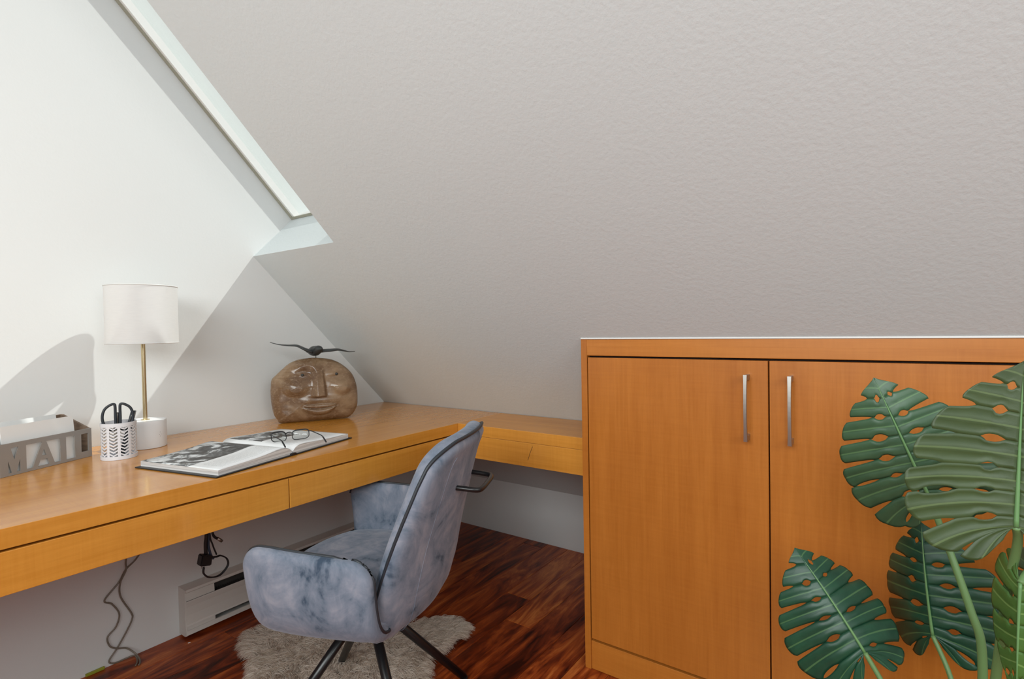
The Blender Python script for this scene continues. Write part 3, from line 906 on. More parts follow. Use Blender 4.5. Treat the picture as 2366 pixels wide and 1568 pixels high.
for c in range(NCOL):
    tc_ = th0 + 2 * pi * c / NCOL
    half = pi / NCOL
    hw_ = half * 0.74
    for k in range(2):   # upright rib to the next column, two facets
        a = tc_ + hw_ + k * (half - hw_); b_ = a + (half - hw_)
        cpatch([(a, zc0), (b_, zc0), (b_, zc1), (a, zc1)])
    pitch = (zc1 - zc0) / NR
    for r_ in range(NR + 1):
        z = zc0 + pitch * r_
        t = pitch * 0.42; drop = pitch * 0.62
        z0 = max(zc0, z); z1 = z0 + t
        if r_ == NR: continue
        for sg in (-1, 1):
            cpatch([(tc_ + sg * hw_, z0 + drop), (tc_, z0), (tc_, z0 + t), (tc_ + sg * hw_, z1 + drop)])
pymesh('chevron_wall', V, F, M['cup_white'], cup)

def world_tube(name, path, rad, mat, seg=10, parent=None):
    return tube(name, path, rad, mat, parent, seg)
# scissors, handles up
vx = Vector((0.31, 0.95, 0)).normalized()      # roughly across the line of sight
sc_o = tag(empty('scissors', (CX, CY, HT + 0.004)), 'dark scissors standing loops-up in the pen cup', 'scissors')
def s3(a, z, d=0.0): return vx * a + Vector((0, 0, z)) + Vector((0.95, -0.31, 0)) * d
for sg in (-1, 1):
    P = catmull([(sg * 0.0066, 0, 0.088), (sg * 0.0066, 0, 0.12), (sg * 0.0066, 0, 0.150), (sg * 0.010, 0, 0.1575), (sg * 0.021, 0, 0.1545), (sg * 0.034, 0, 0.144), (sg * 0.0405, 0, 0.126), (sg * 0.0395, 0, 0.106), (sg * 0.030, 0, 0.087), (sg * 0.014, 0, 0.080)], 6, True)
    tube('handle_loop', [s3(p.x * 0.91 - 0.001, p.z, sg * 0.002) for p in P], 0.0037, M['charcoal'], sc_o, 10, True)
    Vb = [s3(x - 0.003, z, sg * 0.001 + d) for d in (-0.0008, 0.0008) for x, z in ((sg * 0.002, 0.088), (sg * 0.010, 0.088), (sg * 0.004, 0.0), (sg * 0.0005, 0.001))]
    bl = pymesh('blade', Vb, [(0, 1, 2, 3), (7, 6, 5, 4), (0, 4, 5, 1), (1, 5, 6, 2), (2, 6, 7, 3), (3, 7, 4, 0)], M['steel'], sc_o)
# pens
for lab, a0, a1, d0, d1, zt in (('black pen leaning out of the pen cup, the longer of two', 0.008, 0.0420, 0.004, -0.010, 0.136), ('black pen leaning in the pen cup, lower and nearer the scissors', 0.002, 0.0345, -0.006, -0.014, 0.133), ('dark pen standing between the scissor loops', -0.003, -0.002, -0.016, -0.016, 0.134)):
    p0 = s3(a0, 0.0035, d0); p1 = s3(a1, zt, d1)
    o = tag(empty('pen', (CX + p0.x, CY + p0.y, HT + 0.0035)), lab, 'pen', 'pens in the cup')
    dv = p1 - p0
    tube('barrel', [Vector((0, 0, 0.0)), dv * 0.05, dv * 0.9, dv], [0.0012, 0.0036, 0.0038, 0.0034], M['charcoal'], o, 10)
    sd_ = dv.cross(Vector((0, 0, 1))); sd_ = (sd_.normalized() if sd_.length > 1e-4 else Vector((1, 0, 0))) * 0.0046
    tube('clip', [dv * 0.74 + sd_, dv * 0.97 + sd_, dv * 0.99 + sd_ * 0.6], 0.0009, M['steel'], o, 6)

# ------------------------------------------------------------------ carved stone face with a bird
SX, SY = 0.1942, -0.557
face_rz = math.atan2(0.8713, 0.4907)     # local +x runs along the face to the right, local -y looks out
stone_o = tag(empty('face_sculpture', (SX, SY, HT), face_rz), 'polished brown stone face with a bird on top in the desk corner', 'sculpture')
SO = [(-0.1516, 0.1522), (-0.1476, 0.179), (-0.1304, 0.1973), (-0.1072, 0.2198), (-0.0793, 0.2423), (-0.0466, 0.2559), (-0.002, 0.2612), (0.0337, 0.2604), (0.077, 0.2536), (0.111, 0.2394), (0.1403, 0.2174), (0.1648, 0.1903), (0.1792, 0.1582), (0.1861, 0.1238), (0.1877, 0.0844), (0.1844, 0.0505), (0.1711, 0.0232), (0.1505, 0.005), (0.1253, 0.0008), (0.0036, 0.0008), (-0.1124, 0.0008), (-0.1301, 0.0152), (-0.1431, 0.0385), (-0.1501, 0.0735), (-0.1534, 0.1205)]
so = [(p.x, p.z) for p in catmull([(x, 0, z) for x, z in SO], 9, True)]
NS_ = len(so)
scx, scy = 0.022, 0.125
def ss(x, a, b):
    t = min(1, max(0, (x - a) / (b - a))); return t * t * (3 - 2 * t)
def g2(x, y, cx, cy, rx, ry): return math.exp(-((x - cx) / rx) ** 2 - ((y - cy) / ry) ** 2)
RIDGE = [(p.x, p.z, p.y) for p in catmull([(-0.066, 0.002, 0.202), (-0.052, 0.006, 0.217), (-0.027, 0.009, 0.2315), (0.002, 0.011, 0.2305), (0.0175, 0.013, 0.213), (0.0215, 0.016, 0.190), (0.0215, 0.021, 0.160), (0.0205, 0.026, 0.128), (0.0205, 0.028, 0.109)], 8)]
def feat(x, y):
    h = 0.0
    # brow arch that runs on as the ridge of the nose
    best, amp, side_ = 1e9, 0, 0
    for (px, py, pa) in RIDGE:
        d2 = (x - px) ** 2 + (y - py) ** 2
        if d2 < best: best, amp, side_ = d2, pa, x - px
    d = sqrt(best)
    low = ss(y, 0.099, 0.110)
    t = min(1, max(0, (0.230 - y) / 0.122))
    rx = 0.021; xr = 0.042 + 0.010 * t
    if y < 0.222 and x > rx:
        u = min(1, (x - rx) / (xr - rx))
        fade = 1 - ss(y, 0.200, 0.222)
        flat = amp * (1 - 0.30 * u) * (1 - ss(x, xr - 0.004, xr + 0.006))
        h += (flat * fade + amp * math.exp(-(d / 0.0145) ** 1.5) * (1 - fade)) * low
    else:
        h += amp * math.exp(-(d / 0.0160) ** 1.4) * low
    # eye sockets and lids
    h -= 0.010 * g2(x, y, -0.028, 0.200, 0.036, 0.020) * (1 - ss(d, 0.0, 0.001) * 0)
    h -= 0.008 * g2(x, y, 0.090, 0.190, 0.036, 0.018)
    h += 0.008 * g2(x, y, -0.0343, 0.1945, 0.019, 0.0085)
    h += 0.009 * g2(x, y, 0.088, 0.1935, 0.024, 0.0095)
    # full cheeks with a crisp lower edge
    for cx_, cy_, rx, ry in ((-0.060, 0.146, 0.058, 0.044), (0.119, 0.142, 0.046, 0.042)):
        q = sqrt(((x - cx_) / rx) ** 2 + ((y - cy_) / ry) ** 2)
        e = 1 - ss(q, 0.35, 1.0) if y < cy_ else 1 - ss(q, 0.0, 1.25)
        h += 0.016 * e
    # lips
    q = (x - 0.029) / 0.067
    if abs(q) < 1.15:
        e = max(0.0, 1 - q * q)
        ym = 0.0545 + 0.012 * q * q
        yu = ym + 0.020 * e ** 0.7; yl = ym - 0.027 * e ** 0.8
        if e > 0:
            if ym < y < yu: h += 0.011 * sin(pi * (y - ym) / (yu - ym)) ** 0.5 * e ** 0.4
            if yl < y <= ym: h += 0.014 * sin(pi * (ym - y) / (ym - yl)) ** 0.5 * e ** 0.4
        h -= 0.004 * math.exp(-((y - ym) / 0.0022) ** 2) * (1 - ss(abs(q), 0.95, 1.1))
    h += 0.007 * g2(x, y, 0.03, 0.090, 0.075, 0.014) - 0.006 * g2(x, y, -0.085, 0.088, 0.05, 0.028)
    h += 0.004 * g2(x, y, 0.03, 0.020, 0.06, 0.014)
    return h
srings = [0.0] + [k / 54 for k in range(1, 46)] + [0.86, 0.885, 0.91, 0.93, 0.95, 0.967, 0.98, 0.99, 0.997, 1.0]
V, F, prev = [], [], {}
for qi, s in enumerate(srings):
    for sg in (-1, 1):
        row = []
        hh = 0.062 * max(0, 1 - s ** 2.6) ** 0.5
        pl = [(scx, scy)] if s == 0 else [(scx + (x - scx) * s, scy + (y - scy) * s) for x, y in so]
        if s == 1.0 and sg == 1: row = prev[-1][:]
        else:
            for x, y in pl:
                d = hh
                d *= 0.80 + 0.2 * ss(y, 0.26, 0.03)
                if sg == -1: d += feat(x, y) * (1 - ss(s, 0.86, 0.99))
                row.append(len(V)); V.append((x, sg * d, y))
        if qi > 0:
            A = prev[(sg, 'r')]
            for k in range(NS_):
                l = (k + 1) % NS_
                if len(A) == 1: F.append((A[0], row[k], row[l]))
                else: F.append((A[k], row[k], row[l], A[l]))
        prev[(sg, 'r')] = row
        if s == 1.0 and sg == -1: prev[-1] = row
        
pymesh('carved_stone', V, F, M['stone'], stone_o, True)
def ball(name, c, r, mat, parent, sy=1.0):
    lat = [(r * sin(pi * k / 10), -r * cos(pi * k / 10)) for k in range(11)]
    return lathe(name, lat, mat, parent, 20, c)
for ex_, ez_ in ((-0.0343, 0.1943), (0.0981, 0.1924)):
    s_here = None
    # depth of the carved surface at the eye
    bx, by = ex_ - scx, ez_ - scy
    best = min(((abs(math.atan2(y - scy, x - scx) - math.atan2(by, bx)), x, y) for x, y in so))
    sr = sqrt(bx * bx + by * by) / sqrt((best[1] - scx) ** 2 + (best[2] - scy) ** 2)
    d = 0.062 * (1 - sr ** 2.6) ** 0.5 * (0.80 + 0.2 * ss(ez_, 0.26, 0.03)) + feat(ex_, ez_)
    e_ = ball('eye', (ex_, -d + 0.001, ez_), 0.0060, M['bronze'], stone_o); e_['label'] = 'small dark inset eye'
tube('post', [(0.0228, 0, 0.254), (0.0228, 0, 0.278)], 0.0016, M['bronze'], stone_o, 8)
# bird: body with head, tail; wings as sub-parts
bc = Vector((0.024, 0.0, 0.290))
ax = Vector((0.30, -0.95, 0.08)).normalized()
prof = [(-0.075, 0.002, 1.0), (-0.060, 0.006, 0.8), (-0.045, 0.010, 0.0), (-0.028, 0.0165, 0), (-0.008, 0.0205, 0), (0.012, 0.0200, 0), (0.026, 0.0165, 0), (0.036, 0.0158, 0), (0.046, 0.0135, 0), (0.053, 0.008, 0), (0.058, 0.0035, 0), (0.064, 0.0008, 0)]
side = ax.cross(Vector((0, 0, 1))).normalized(); upv = side.cross(ax)
V, F = [], []
for (t, r, fl) in prof:
    for k in range(20):
        a = 2 * pi * k / 20
        wv = 1.0 + 1.2 * fl; hv = 0.92 - 0.6 * fl
        lift = 0.004 if t > 0.03 else 0.0
        r_ = r * 1.12
        V.append(bc + ax * (t - 0.012) * 1.05 + side * cos(a) * r_ * wv + upv * (sin(a) * r_ * hv + lift))
m_ = len(prof)
for i in range(m_ - 1):
    for k in range(20):
        l = (k + 1) % 20
        F.append((i * 20 + k, i * 20 + l, i * 20 + 20 + l, i * 20 + 20 + k))
F += [tuple(range(20))[::-1], tuple((m_ - 1) * 20 + k for k in range(20))]
bird = pymesh('bird', V, F, M['bronze'], stone_o, True); bird['label'] = 'dark bronze bird with outspread wings'
def wing(pts, chord):
    P = catmull([(x, 0, z) for x, z in pts], 5)
    V, F = [], []
    nP = len(P)
    for i, p in enumerate(P):
        t = i / (nP - 1)
        c = chord * (1 - t ** 2.2) ** 0.7 * (0.75 + 0.6 * sin(pi * min(1, t * 1.3)))+ 0.0012
        th = 0.0068 * (1 - t) ** 1.1 + 0.0010
        tg = (P[min(i + 1, nP - 1)] - P[max(i - 1, 0)]).normalized()
        nn_ = Vector((-tg.z, 0, tg.x))
        if nn_.z < 0: nn_ = -nn_
        sweep = 0.035 * t ** 1.6
        for k in range(12):
            a = 2 * pi * k / 12
            V.append(p + Vector((0, cos(a) * c / 2 + sweep, 0)) + nn_ * (sin(a) * th + 0.10 * cos(a) * c / 2))
    for i in range(nP - 1):
        for k in range(12):
            l = (k + 1) % 12
            F.append((i * 12 + k, i * 12 + l, i * 12 + 12 + l, i * 12 + 12 + k))
    F += [tuple(range(12))[::-1], tuple((nP - 1) * 12 + k for k in range(12))]
    pymesh('wing', V, F, M['bronze'], bird, True)
wing([(0.010, 0.286), (-0.013, 0.2945), (-0.0315, 0.3045), (-0.0499, 0.3130), (-0.0821, 0.3150), (-0.1162, 0.3191), (-0.150, 0.329)], 0.044)
wing([(0.035, 0.288), (0.0536, 0.2895), (0.0827, 0.2905), (0.1122, 0.2921), (0.1394, 0.2861), (0.1618, 0.2807), (0.188, 0.2815)], 0.044)

# ------------------------------------------------------------------ open book
ex = Vector((0.9745, 0.2245, 0)); ey = Vector((-0.2245, 0.9745, 0))
BO = Vector((0.552, -0.996, HT))      # spine centre
brz = math.atan2(ex.y, ex.x)
book = tag(empty('open_book', tuple(BO), brz), 'large open book of black and white photographs on the desk', 'book')
PH, PWD = 0.302, 0.250
def page_h(d):
    return interp([(0.0, 0.010), (0.012, 0.021), (0.03, 0.0268), (0.06, 0.0262), (0.11, 0.0225), (0.18, 0.0195), (PWD, 0.0175)], d)[0]
box('cover', -0.158, 0.158, -0.262, -0.009, 0.0005, 0.0035, M['black_plastic'], book, 0.001)
box('cover', -0.158, 0.158, 0.009, 0.262, 0.0005, 0.0035, M['black_plastic'], book, 0.001)
V = [(x, y, z) for x in (-0.158, 0.158) for y, z in ((-0.011, 0.0005), (-0.008, 0.0075), (0.008, 0.0075), (0.011, 0.0005))]
pymesh('spine', V, [(0, 1, 2, 3), (7, 6, 5, 4), (0, 4, 5, 1), (1, 5, 6, 2), (2, 6, 7, 3), (3, 7, 4, 0)], M['black_plastic'], book)
for sg, mt in ((-1, 'page_l'), (1, 'page_r')):
    ds = [0.0015 + (PWD - 0.0015) * (k / 30) ** 1.4 for k in range(31)]
    V, F = [], []
    for d in ds:
        for x in (-PH / 2, PH / 2): V.append((x, sg * (d + 0.0), 0.0037 if d > 0.008 else 0.0077)); V.append((x, sg * d, max(page_h(d) - 0.0006, 0.0085)))
    for i in range(30):
        a, b = i * 4, i * 4 + 4
        F += [(a, a + 1, b + 1, b), (a + 3, a + 2, b + 2, b + 3), (a + 1, a + 3, b + 3, b + 1), (a, b, b + 2, a + 2)]
    F += [(0, 2, 3, 1), (120, 121, 123, 122)]
    pymesh('page_block', V, F, M['pages'], book)
    lift = 0.0022 if sg < 0 else 0.0
    for sheet in range(2 if sg < 0 else 1):
        V, F, UV = [], [], []
        nx = 6
        for i, d in enumerate(ds):
            for j in range(nx + 1):
                x = -PH / 2 + PH * j / nx
                lf = lift * math.exp(-((d - 0.05) / 0.04) ** 2) * (1 if sheet == 0 else 0.25)
                V.append((x, sg * d, page_h(d) + lf + (0.0004 if sheet == 0 else 0)))
                UV.append((d / PWD, j / nx))
        for i in range(30):
            for j in range(nx):
                a = i * (nx + 1) + j
                F.append((a, a + 1, a + nx + 2, a + nx + 1) if sg > 0 else (a, a + nx + 1, a + nx + 2, a + 1))
        pg = pymesh('page' if sheet == 0 else 'under_page', V, F, M[mt] if sheet == 0 else M['paper'], book, True, fix=False)
        me = pg.data
        ul = me.uv_layers.new(name='UVMap')
        for lp in me.loops: ul.data[lp.index].uv = UV[lp.vertex_index]
        if me.polygons[0].normal.z < 0: me.flip_normals()
        md_ = pg.modifiers.new('thickness', 'SOLIDIFY'); md_.thickness = 0.00035; md_.offset = -1

# ------------------------------------------------------------------ eyeglasses on the right page
gx = (Vector((0.633, -0.858, 0)) - Vector((0.588, -0.968, 0))).normalized()   # from left hinge to right hinge
gt = Vector((0.93, -0.10, 0)).normalized()                                     # temples run towards the sitter
GO = Vector((0.607, -0.914, HT + 0.0245))
gls = tag(empty('eyeglasses', tuple(GO)), 'black-rimmed eyeglasses lying open on the book page', 'eyeglasses')
GW = 0.059
back_ = Vector((-gt.x, -gt.y, 0))
gz = (Vector((0, 0, 1)) + back_ * 0.10).normalized()
def g3(a, b, c=0.0): return gx * a + gz * b + gt * c
for sg in (-1, 1):
    lens = []
    for k in range(40):
        a = 2 * pi * k / 40
        cx_, sy_ = cos(a), sin(a)
        lens.append((sg * 0.0325 + 0.0235 * math.copysign(abs(cx_) ** 0.55, cx_), 0.0175 + 0.0150 * math.copysign(abs(sy_) ** 0.6, sy_) + 0.0022 * sg * cx_))
    curve_ = lambda a: 0.010 * (a / GW) ** 2
    tube('rim', [g3(a, b, curve_(a)) for a, b in lens], [0.0013 + 0.0010 * max(0, sin(2 * pi * k / 40)) for k in range(40)], M['black_plastic'], gls, 8, True)
    V = [g3(a, b, curve_(a)) for a, b in lens] + [g3(a, b, curve_(a) + 0.001) for a, b in lens]
    F = [tuple(range(40)), tuple(range(79, 39, -1))] + [(i, (i + 1) % 40, 40 + (i + 1) % 40, 40 + i) for i in range(40)]
    pymesh('lens', V, F, M['lens'], gls, True)
    hb = g3(sg * GW, 0.027, 0.010)
    T0 = catmull([g3(sg * 0.0555, 0.026, 0.008), g3(sg * (GW + 0.001), 0.0265, 0.012), hb + gt * 0.03 + Vector((0, 0, -0.002)), hb + gt * 0.072 + Vector((0, 0, -0.007)), hb + gt * 0.086 + Vector((0, 0, -0.014)), hb + gt * 0.100 + Vector((0, 0, -0.0245))], 5)
    tube('temple', T0, [0.0014] * (len(T0) - 8) + [0.0019] * 8, M['black_plastic'], gls, 8, False, 1.3)
tube('bridge', catmull([g3(-0.0105, 0.0235), g3(-0.004, 0.0268, -0.001), g3(0.004, 0.0268, -0.001), g3(0.0105, 0.0235)], 4), 0.0016, M['black_plastic'], gls, 8)

# ------------------------------------------------------------------ baseboard heater
ht = tag(empty('baseboard_heater', (0.0, -0.55, 0.0)), 'white electric baseboard heater low on the wall behind the chair', 'heater')
HY0, HY1 = -1.002 + 0.55, -0.10 + 0.55
def extr(name, prof, y0, y1, mat):
    n = len(prof)
    V = [(x, y, z) for y in (y0, y1) for x, z in prof]
    F = [tuple(range(n)), tuple(range(n, 2 * n))[::-1]] + [(i, (i + 1) % n, n + (i + 1) % n, n + i) for i in range(n)]
    o = pymesh(name, V, F, mat, ht)
    return o
extr('end_cap', [(0.0008, 0.008), (0.046, 0.008), (0.058, 0.013), (0.0575, 0.032), (0.053, 0.055), (0.051, 0.085), (0.0525, 0.115), (0.057, 0.138), (0.054, 0.152), (0.052, 0.168), (0.058, 0.181), (0.0008, 0.183)], HY0, HY0 + 0.003, M['heater'])
extr('end_cap', [(0.0008, 0.008), (0.046, 0.008), (0.058, 0.013), (0.051, 0.085), (0.057, 0.138), (0.058, 0.181), (0.0008, 0.183)], HY1 - 0.003, HY1, M['heater'])
extr('top_lip', [(0.0008, 0.176), (0.051, 0.174), (0.0565, 0.170), (0.058, 0.173), (0.0565, 0.181), (0.0008, 0.183)], HY0 + 0.003, HY1 - 0.003, M['heater'])
extr('front_panel', [(0.0505, 0.052), (0.048, 0.085), (0.050, 0.115), (0.0545, 0.136), (0.057, 0.139), (0.057, 0.134), (0.0535, 0.115), (0.052, 0.085), (0.0540, 0.052), (0.056, 0.046), (0.0525, 0.046)], HY0 + 0.003, HY1 - 0.003, M['heater'])
extr('bottom_lip', [(0.0008, 0.010), (0.046, 0.010), (0.058, 0.014), (0.0575, 0.030), (0.054, 0.031), (0.052, 0.018), (0.0008, 0.016)], HY0 + 0.003, HY1 - 0.003, M['heater'])
extr('wiring_cover', [(0.044, 0.139), (0.0535, 0.139), (0.0525, 0.152), (0.0505, 0.168), (0.0515, 0.1735), (0.044, 0.1735)], HY0 + 0.003, HY0 + 0.105, M['heater'])
extr('wiring_cover', [(0.046, 0.0315), (0.0545, 0.0315), (0.0540, 0.0455), (0.046, 0.0455)], HY0 + 0.003, HY0 + 0.105, M['heater'])
extr('back_plate', [(0.0008, 0.018), (0.004, 0.018), (0.004, 0.174), (0.0008, 0.174)], HY0 + 0.003, HY1 - 0.003, M['heater_dark'])
V, F = [], []
for k in range(90):
    y = HY0 + 0.115 + k * 0.0085
    if y > HY1 - 0.01: break
    b = len(V)
    for yy in (y, y + 0.0006):
        for x, z in ((0.006, 0.06), (0.042, 0.06), (0.042, 0.13), (0.006, 0.13)): V.append((x, yy, z))
    F += [(b, b + 1, b + 2, b + 3), (b + 7, b + 6, b + 5, b + 4)] + [(b + i, b + (i + 1) % 4, b + 4 + (i + 1) % 4, b + 4 + i) for i in range(4)]
fn = pymesh('fins', V, F, M['heater_dark'], ht); fn['kind'] = 'stuff'

# ------------------------------------------------------------------ cords and cables
CA = [(0.10, -1.09, 0.618), (0.06, -1.10, 0.45), (0.014, -1.132, 0.346), (0.012, -1.168, 0.313), (0.010, -1.19, 0.275), (0.012, -1.232, 0.232), (0.010, -1.211, 0.21), (0.010, -1.191, 0.168), (0.010, -1.201, 0.129), (0.010, -1.226, 0.104), (0.010, -1.221, 0.072), (0.012, -1.203, 0.055), (0.016, -1.175, 0.043), (0.03, -1.155, 0.020), (0.05, -1.150, 0.006), (0.075, -1.157, 0.0035), (0.085, -1.165, 0.0035)]
CB = [(0.08, -1.16, 0.618), (0.05, -1.165, 0.45), (0.017, -1.169, 0.346), (0.018, -1.170, 0.313), (0.018, -1.188, 0.274), (0.012, -1.186, 0.225), (0.010, -1.156, 0.156), (0.010, -1.154, 0.133), (0.010, -1.171, 0.099), (0.010, -1.200, 0.054), (0.010, -1.224, 0.022), (0.012, -1.210, 0.008), (0.014, -1.179, 0.008), (0.02, -1.155, 0.009), (0.038, -1.153, 0.0045), (0.065, -1.162, 0.0035), (0.080, -1.172, 0.0035)]
cord = tag(empty('lamp_cord', (0.05, -1.15, 0.0)), 'clear brownish twin lamp cord hanging down the wall to the floor', 'cord')
for C_ in (CA, CB):
    tube('cord_strand', [Vector(p) - Vector((0.05, -1.15, 0)) for p in catmull(C_, 7)], 0.0027, M['cord'], cord, 8)
BX = 0.30
bun = tag(empty('cable_bundle', (BX, -1.03, 0.36)), 'black plug and coiled cables dangling under the desk drawers', 'cables')
def bl(y, z, x=BX): return Vector((x - BX, y + 1.03, z - 0.36))
V = [bl(*q) for q in ((-1.061, 0.356, BX - 0.014), (-1.026, 0.347, BX - 0.014), (-1.021, 0.380, BX - 0.014), (-1.054, 0.391, BX - 0.014), (-1.061, 0.356, BX + 0.016), (-1.026, 0.347, BX + 0.016), (-1.021, 0.380, BX + 0.016), (-1.054, 0.391, BX + 0.016))]
bm = bmesh.new(); vs = [bm.verts.new(v) for v in V]
for f in ((0, 3, 2, 1), (4, 5, 6, 7), (0, 1, 5, 4), (1, 2, 6, 5), (2, 3, 7, 6), (3, 0, 4, 7)): bm.faces.new([vs[i] for i in f])
bmesh.ops.bevel(bm, geom=list(bm.edges), offset=0.003, segments=2, affect='EDGES')
pb = bmobj('plug_box', bm, M['black_plastic'], bun)
for yy in (-1.050, -1.042):
    tube('prong', [bl(yy, 0.354), bl(yy - 0.001, 0.343)], 0.0013, M['steel'], pb, 6)
for nm, P, r, mt in (('cable', [(-1.036, 0.385), (-1.036, 0.42), (-1.032, 0.46), (-1.03, 0.617)], 0.0062, 'black_plastic'),
                     ('cable', [(-1.012, 0.362), (-1.020, 0.375), (-1.027, 0.41), (-1.026, 0.45), (-1.022, 0.617)], 0.0042, 'blue_wire'),
                     ('cable', [(-1.002, 0.372), (-1.014, 0.41), (-1.022, 0.455), (-1.02, 0.617)], 0.0026, 'black_plastic'),
                     ('cable', [(-0.995, 0.422), (-1.012, 0.444), (-1.015, 0.50), (-1.012, 0.617)], 0.0042, 'black_plastic')):
    tube(nm, [bl(y, z) for y, z in [(p.y, p.z) for p in catmull([(0, y, z) for y, z in P], 6)]], r, M[mt], bun, 8)
tube('coax_connector', [bl(-0.998, 0.426), bl(-0.990, 0.418), bl(-0.983, 0.411)], [0.005, 0.0052, 0.0048], M['steel'], bun, 10)
for dx, k in ((0.0, 1.0), (0.006, 0.95)):
    P = [(-1.045, 0.345), (-1.046, 0.325), (-1.028, 0.304 + (1 - k) * 0.05), (-0.995, 0.300), (-0.968, 0.322), (-0.970, 0.347), (-0.990, 0.365), (-1.005, 0.366), (-1.024, 0.372)]
    tube('cable_loop', [bl(p.y * 1.0, p.z, BX + dx) for p in catmull([(0, y, z) for y, z in P], 7)], 0.0022, M['black_plastic'], bun, 8)

bm = bmesh.new(); add_box(bm, -0.004, 0.004, -0.026, 0.026, 0, 0.009, 0.001, 1)
tp = bmobj('tape_strip', bm, M['yellow']); tp.location = (0.006, -1.262, 0.0005)
tag(tp, 'yellow-green strip lying on the floor against the wall', 'tape')
bm = bmesh.new(); add_box(bm, -0.004, 0.004, -0.0015, 0.0015, 0, 0.002, 0.0004, 1)
ps = bmobj('paper_scrap', bm, M['paper']); ps.location = (0.085, -1.005, 0.0003); ps.rotation_euler = (0, 0, 1.2)
tag(ps, 'tiny white scrap on the floor in front of the heater', 'scrap')

# ------------------------------------------------------------------ monstera
plant = tag(empty('monstera_plant', (2.26, -0.80, 0.0)), 'potted monstera with large split leaves before the cabinet', 'plant')
PO = Vector((2.26, -0.80, 0.0))
lathe('pot', [(0, 0.001), (0.105, 0.001), (0.115, 0.01), (0.145, 0.27), (0.15, 0.275), (0.138, 0.275), (0.135, 0.24), (0, 0.24)], M['pot'], plant, 48)
lathe('soil', [(0, 0.2405), (0.1345, 0.2405), (0.1345, 0.247), (0.05, 0.252), (0, 0.254)], M['soil'], plant, 32)

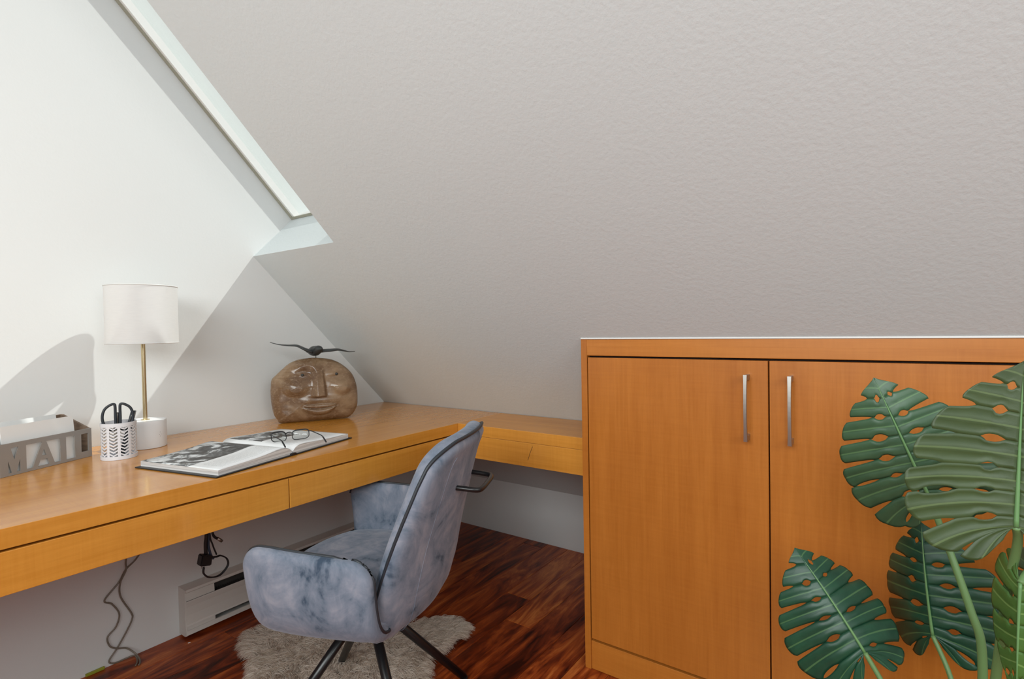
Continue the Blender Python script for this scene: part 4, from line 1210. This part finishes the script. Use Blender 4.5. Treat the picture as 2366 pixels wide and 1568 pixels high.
MARG = [(0.0, 0.055, -0.10), (0.10, 0.17, -0.245), (0.22, 0.37, -0.20), (0.33, 0.485, -0.02), (0.44, 0.515, 0.16), (0.55, 0.495, 0.36), (0.67, 0.42, 0.56), (0.79, 0.29, 0.75), (0.90, 0.145, 0.90), (1.0, 0.0, 1.0)]
def make_leaf(base, tip, normal, mats, seed, fold=0.25, curl=0.5, droop=0.15, wl=1.0, wr=1.0, nf=8, slit=0.55, tipcurl=0.0):
    """a split leaf: fingers either side of the midrib, slits open to the margin, holes beside the rib"""
    rn = random.Random(seed)
    B, T = Vector(base), Vector(tip)
    L = (T - B).length; Y = (T - B).normalized(); N = Vector(normal); Z = (N - Y * N.dot(Y)).normalized(); X = Y.cross(Z)
    def warp(x, y, c, r, sg, t=0.5):
        ax_ = abs(x)
        z = -fold * ax_ - curl * ax_ * ax_ * 1.6 - droop * (y - 0.15) ** 2 * (1 if y > 0.15 else 1.5)
        cc = abs(c)
        z += 0.016 * (1 - (2 * cc - 1) ** 2) * min(1, 3 * r) * (1 - 0.35 * r) * min(1.0, (1.0 - t) / 0.45) * min(1.0, 0.35 + t * 2.5)
        return PL(x, y, z)
    def PL(x, y, z):
        return B + X * (x * L) + Y * (y * L) + Z * (z * L) - PO
    V, F, UV = [], [], []
    R = 22; C = 8
    for sg in (-1, 1):
        wid = wl if sg < 0 else wr
        ts = [0.0]
        for i in range(1, nf):
            ts.append((i / nf) ** 0.92 + rn.uniform(-0.012, 0.012))
        ts.append(1.0)
        gaps = []
        for i in range(nf + 1):
            if i == 0 or i == nf: gaps.append(None); continue
            tt = ts[i]
            deep = slit + rn.uniform(-0.10, 0.16) if 0.12 < tt < 0.9 else 0.8
            gw = (0.011 + rn.uniform(-0.003, 0.006)) * (0.8 + 0.7 * tt)
            hm = rn.uniform(0.22, 0.30); hr = rn.uniform(0.06, 0.11); hw = rn.uniform(0.012, 0.024)
            if tt < 0.15 or rn.random() < 0.12: hw = 0.0
            closed = rn.random() < 0.22
            gaps.append((deep, gw, hm, hr, hw, closed))
        def gap(i, r):
            g = gaps[i]
            if g is None: return 0.0
            deep, gw, hm, hr, hw, closed = g
            wv = 0.0
            if closed:
                q = (r - 0.68) / 0.17
                if abs(q) < 1: wv = gw * 0.9 * sqrt(1 - q * q)
            elif r > deep: wv = gw * ((r - deep) / (1 - deep)) ** 0.45
            q = (r - hm) / hr
            if abs(q) < 1: wv = max(wv, hw * sqrt(1 - q * q))
            return wv
        def rib(t): return max(0.0, (t - 0.22) / 0.78) ** 1.12
        def PT(t, r, c):
            ox, oy = interp(MARG, t)
            ox *= wid
            my = rib(t)
            cxp, cyp = 0.55 * ox, my + (oy - my) * 0.30 + 0.02
            x = 2 * r * (1 - r) * cxp + r * r * ox
            y = (1 - r) ** 2 * my + 2 * r * (1 - r) * cyp + r * r * oy
            return warp(sg * x, y, c, r, sg, t)
        for i in range(nf):
            b0 = len(V)
            for k in range(R + 1):
                r0 = k / R
                for j in range(C + 1):
                    c = 2 * j / C - 1
                    r = r0 * (1 - 0.045 * abs(c) ** 4 - 0.05 * (0.5 - 0.5 * c) ** 2 * (1 if 0.15 < ts[i] < 0.9 else 0))
                    ta = ts[i] + gap(i, r); tb = ts[i + 1] - gap(i + 1, r)
                    tm = (ts[i] + ts[i + 1]) / 2
                    t = ta + (tm - ta) * (c + 1) if c < 0 else tm + (tb - tm) * c
                    V.append(PT(t, r, c)); UV.append(((c + 1) / 2, r))
            for k in range(R):
                for j in range(C):
                    a = b0 + k * (C + 1) + j
                    q = (a, a + 1, a + C + 2, a + C + 1)
                    F.append(q if sg > 0 else q[::-1])
    o = pymesh('leaf', V, F, None, plant, True, fix=False)
    me = o.data
    for m in mats: me.materials.append(M[m])
    ul = me.uv_layers.new(name='UVMap')
    uvs = np.array(UV)[[lp.vertex_index for lp in me.loops]]
    ul.data.foreach_set('uv', uvs.ravel())
    bm = bmesh.new(); bm.from_mesh(me)
    bmesh.ops.remove_doubles(bm, verts=bm.verts, dist=L * 0.0006)
    bmesh.ops.dissolve_degenerate(bm, edges=bm.edges, dist=1e-6)
    bm.normal_update()
    s_ = sum((f.normal.dot(Z) * f.calc_area() for f in bm.faces))
    if s_ < 0: bmesh.ops.reverse_faces(bm, faces=bm.faces)
    bm.to_mesh(me); bm.free()
    sm = o.modifiers.new('thickness', 'SOLIDIFY'); sm.thickness = 0.0008; sm.offset = 0; sm.material_offset = 1; sm.material_offset_rim = 1
    # midrib
    path, rad = [], []
    for k in range(25):
        t = k / 24
        z = -droop * (t - 0.15) ** 2 * (1 if t > 0.15 else 1.5)
        path.append(PL(0, t * 0.985, z + 0.002)); rad.append(L * (0.0125 * (1 - t) + 0.002))
    tube('midrib', path, rad, M['midrib'], o, 8)
    return o
def stem(pts, r0, r1):
    P = [p - PO for p in catmull(pts, 8)]
    n = len(P)
    tube('stem', P, [r0 + (r1 - r0) * i / (n - 1) for i in range(n)], M['stem'], plant, 12)

up_ = ('leaf', 'leaf_back'); dp_ = ('leaf_deep', 'leaf_back')
make_leaf((2.214, -0.72, 0.818), (2.138, -0.735, 1.016), (-0.05, -1, 0.25), up_, 11, 0.10, 0.30, 0.10, 1.04, 1.02, 8, 0.44)
make_leaf((2.293, -0.95, 0.852), (2.302, -0.93, 1.062), (0.05, 1, 0.12), up_, 23, 0.06, 0.30, 0.05, 1.10, 1.08, 8, 0.52)
make_leaf((2.122, -0.73, 0.519), (2.013, -0.70, 0.676), (0.42, -0.85, 0.42), dp_, 37, 0.22, 0.45, 0.18, 1.08, 1.0, 8, 0.50)
make_leaf((2.228, -0.53, 0.488), (2.205, -0.50, 0.70), (-0.42, -0.9, 0.12), dp_, 41, 0.25, 0.5, 0.10, 1.0, 1.08, 7, 0.58)
make_leaf((2.299, -0.935, 0.775), (2.291, -0.955, 0.625), (-0.3, -0.95, 0.1), ('leaf_young', 'leaf_young'), 53, 1.1, 0.3, 0.1, 0.42, 0.45, 6, 0.35)
make_leaf((2.36, -0.72, 0.70), (2.50, -0.78, 0.80), (0.1, -0.8, 0.6), up_, 61, 0.2, 0.4, 0.2, 1.0, 1.0, 8)
stem([(2.214, -0.722, 0.818), (2.236, -0.775, 0.755), (2.262, -0.795, 0.668), (2.275, -0.80, 0.61), (2.272, -0.80, 0.48), (2.25, -0.80, 0.248)], 0.0045, 0.007)
stem([(2.293, -0.949, 0.852), (2.297, -0.93, 0.825), (2.292, -0.90, 0.753), (2.286, -0.88, 0.66), (2.275, -0.83, 0.45), (2.265, -0.79, 0.248)], 0.0048, 0.0065)
stem([(2.122, -0.73, 0.519), (2.165, -0.745, 0.45), (2.21, -0.77, 0.36), (2.235, -0.79, 0.248)], 0.004, 0.006)
stem([(2.228, -0.53, 0.488), (2.253, -0.555, 0.43), (2.262, -0.60, 0.38), (2.25, -0.74, 0.25)], 0.004, 0.006)
stem([(2.299, -0.935, 0.775), (2.312, -0.915, 0.782), (2.325, -0.89, 0.70), (2.31, -0.83, 0.45), (2.285, -0.81, 0.248)], 0.004, 0.006)
stem([(2.36, -0.72, 0.70), (2.34, -0.74, 0.64), (2.32, -0.77, 0.5), (2.29, -0.78, 0.248)], 0.004, 0.006)
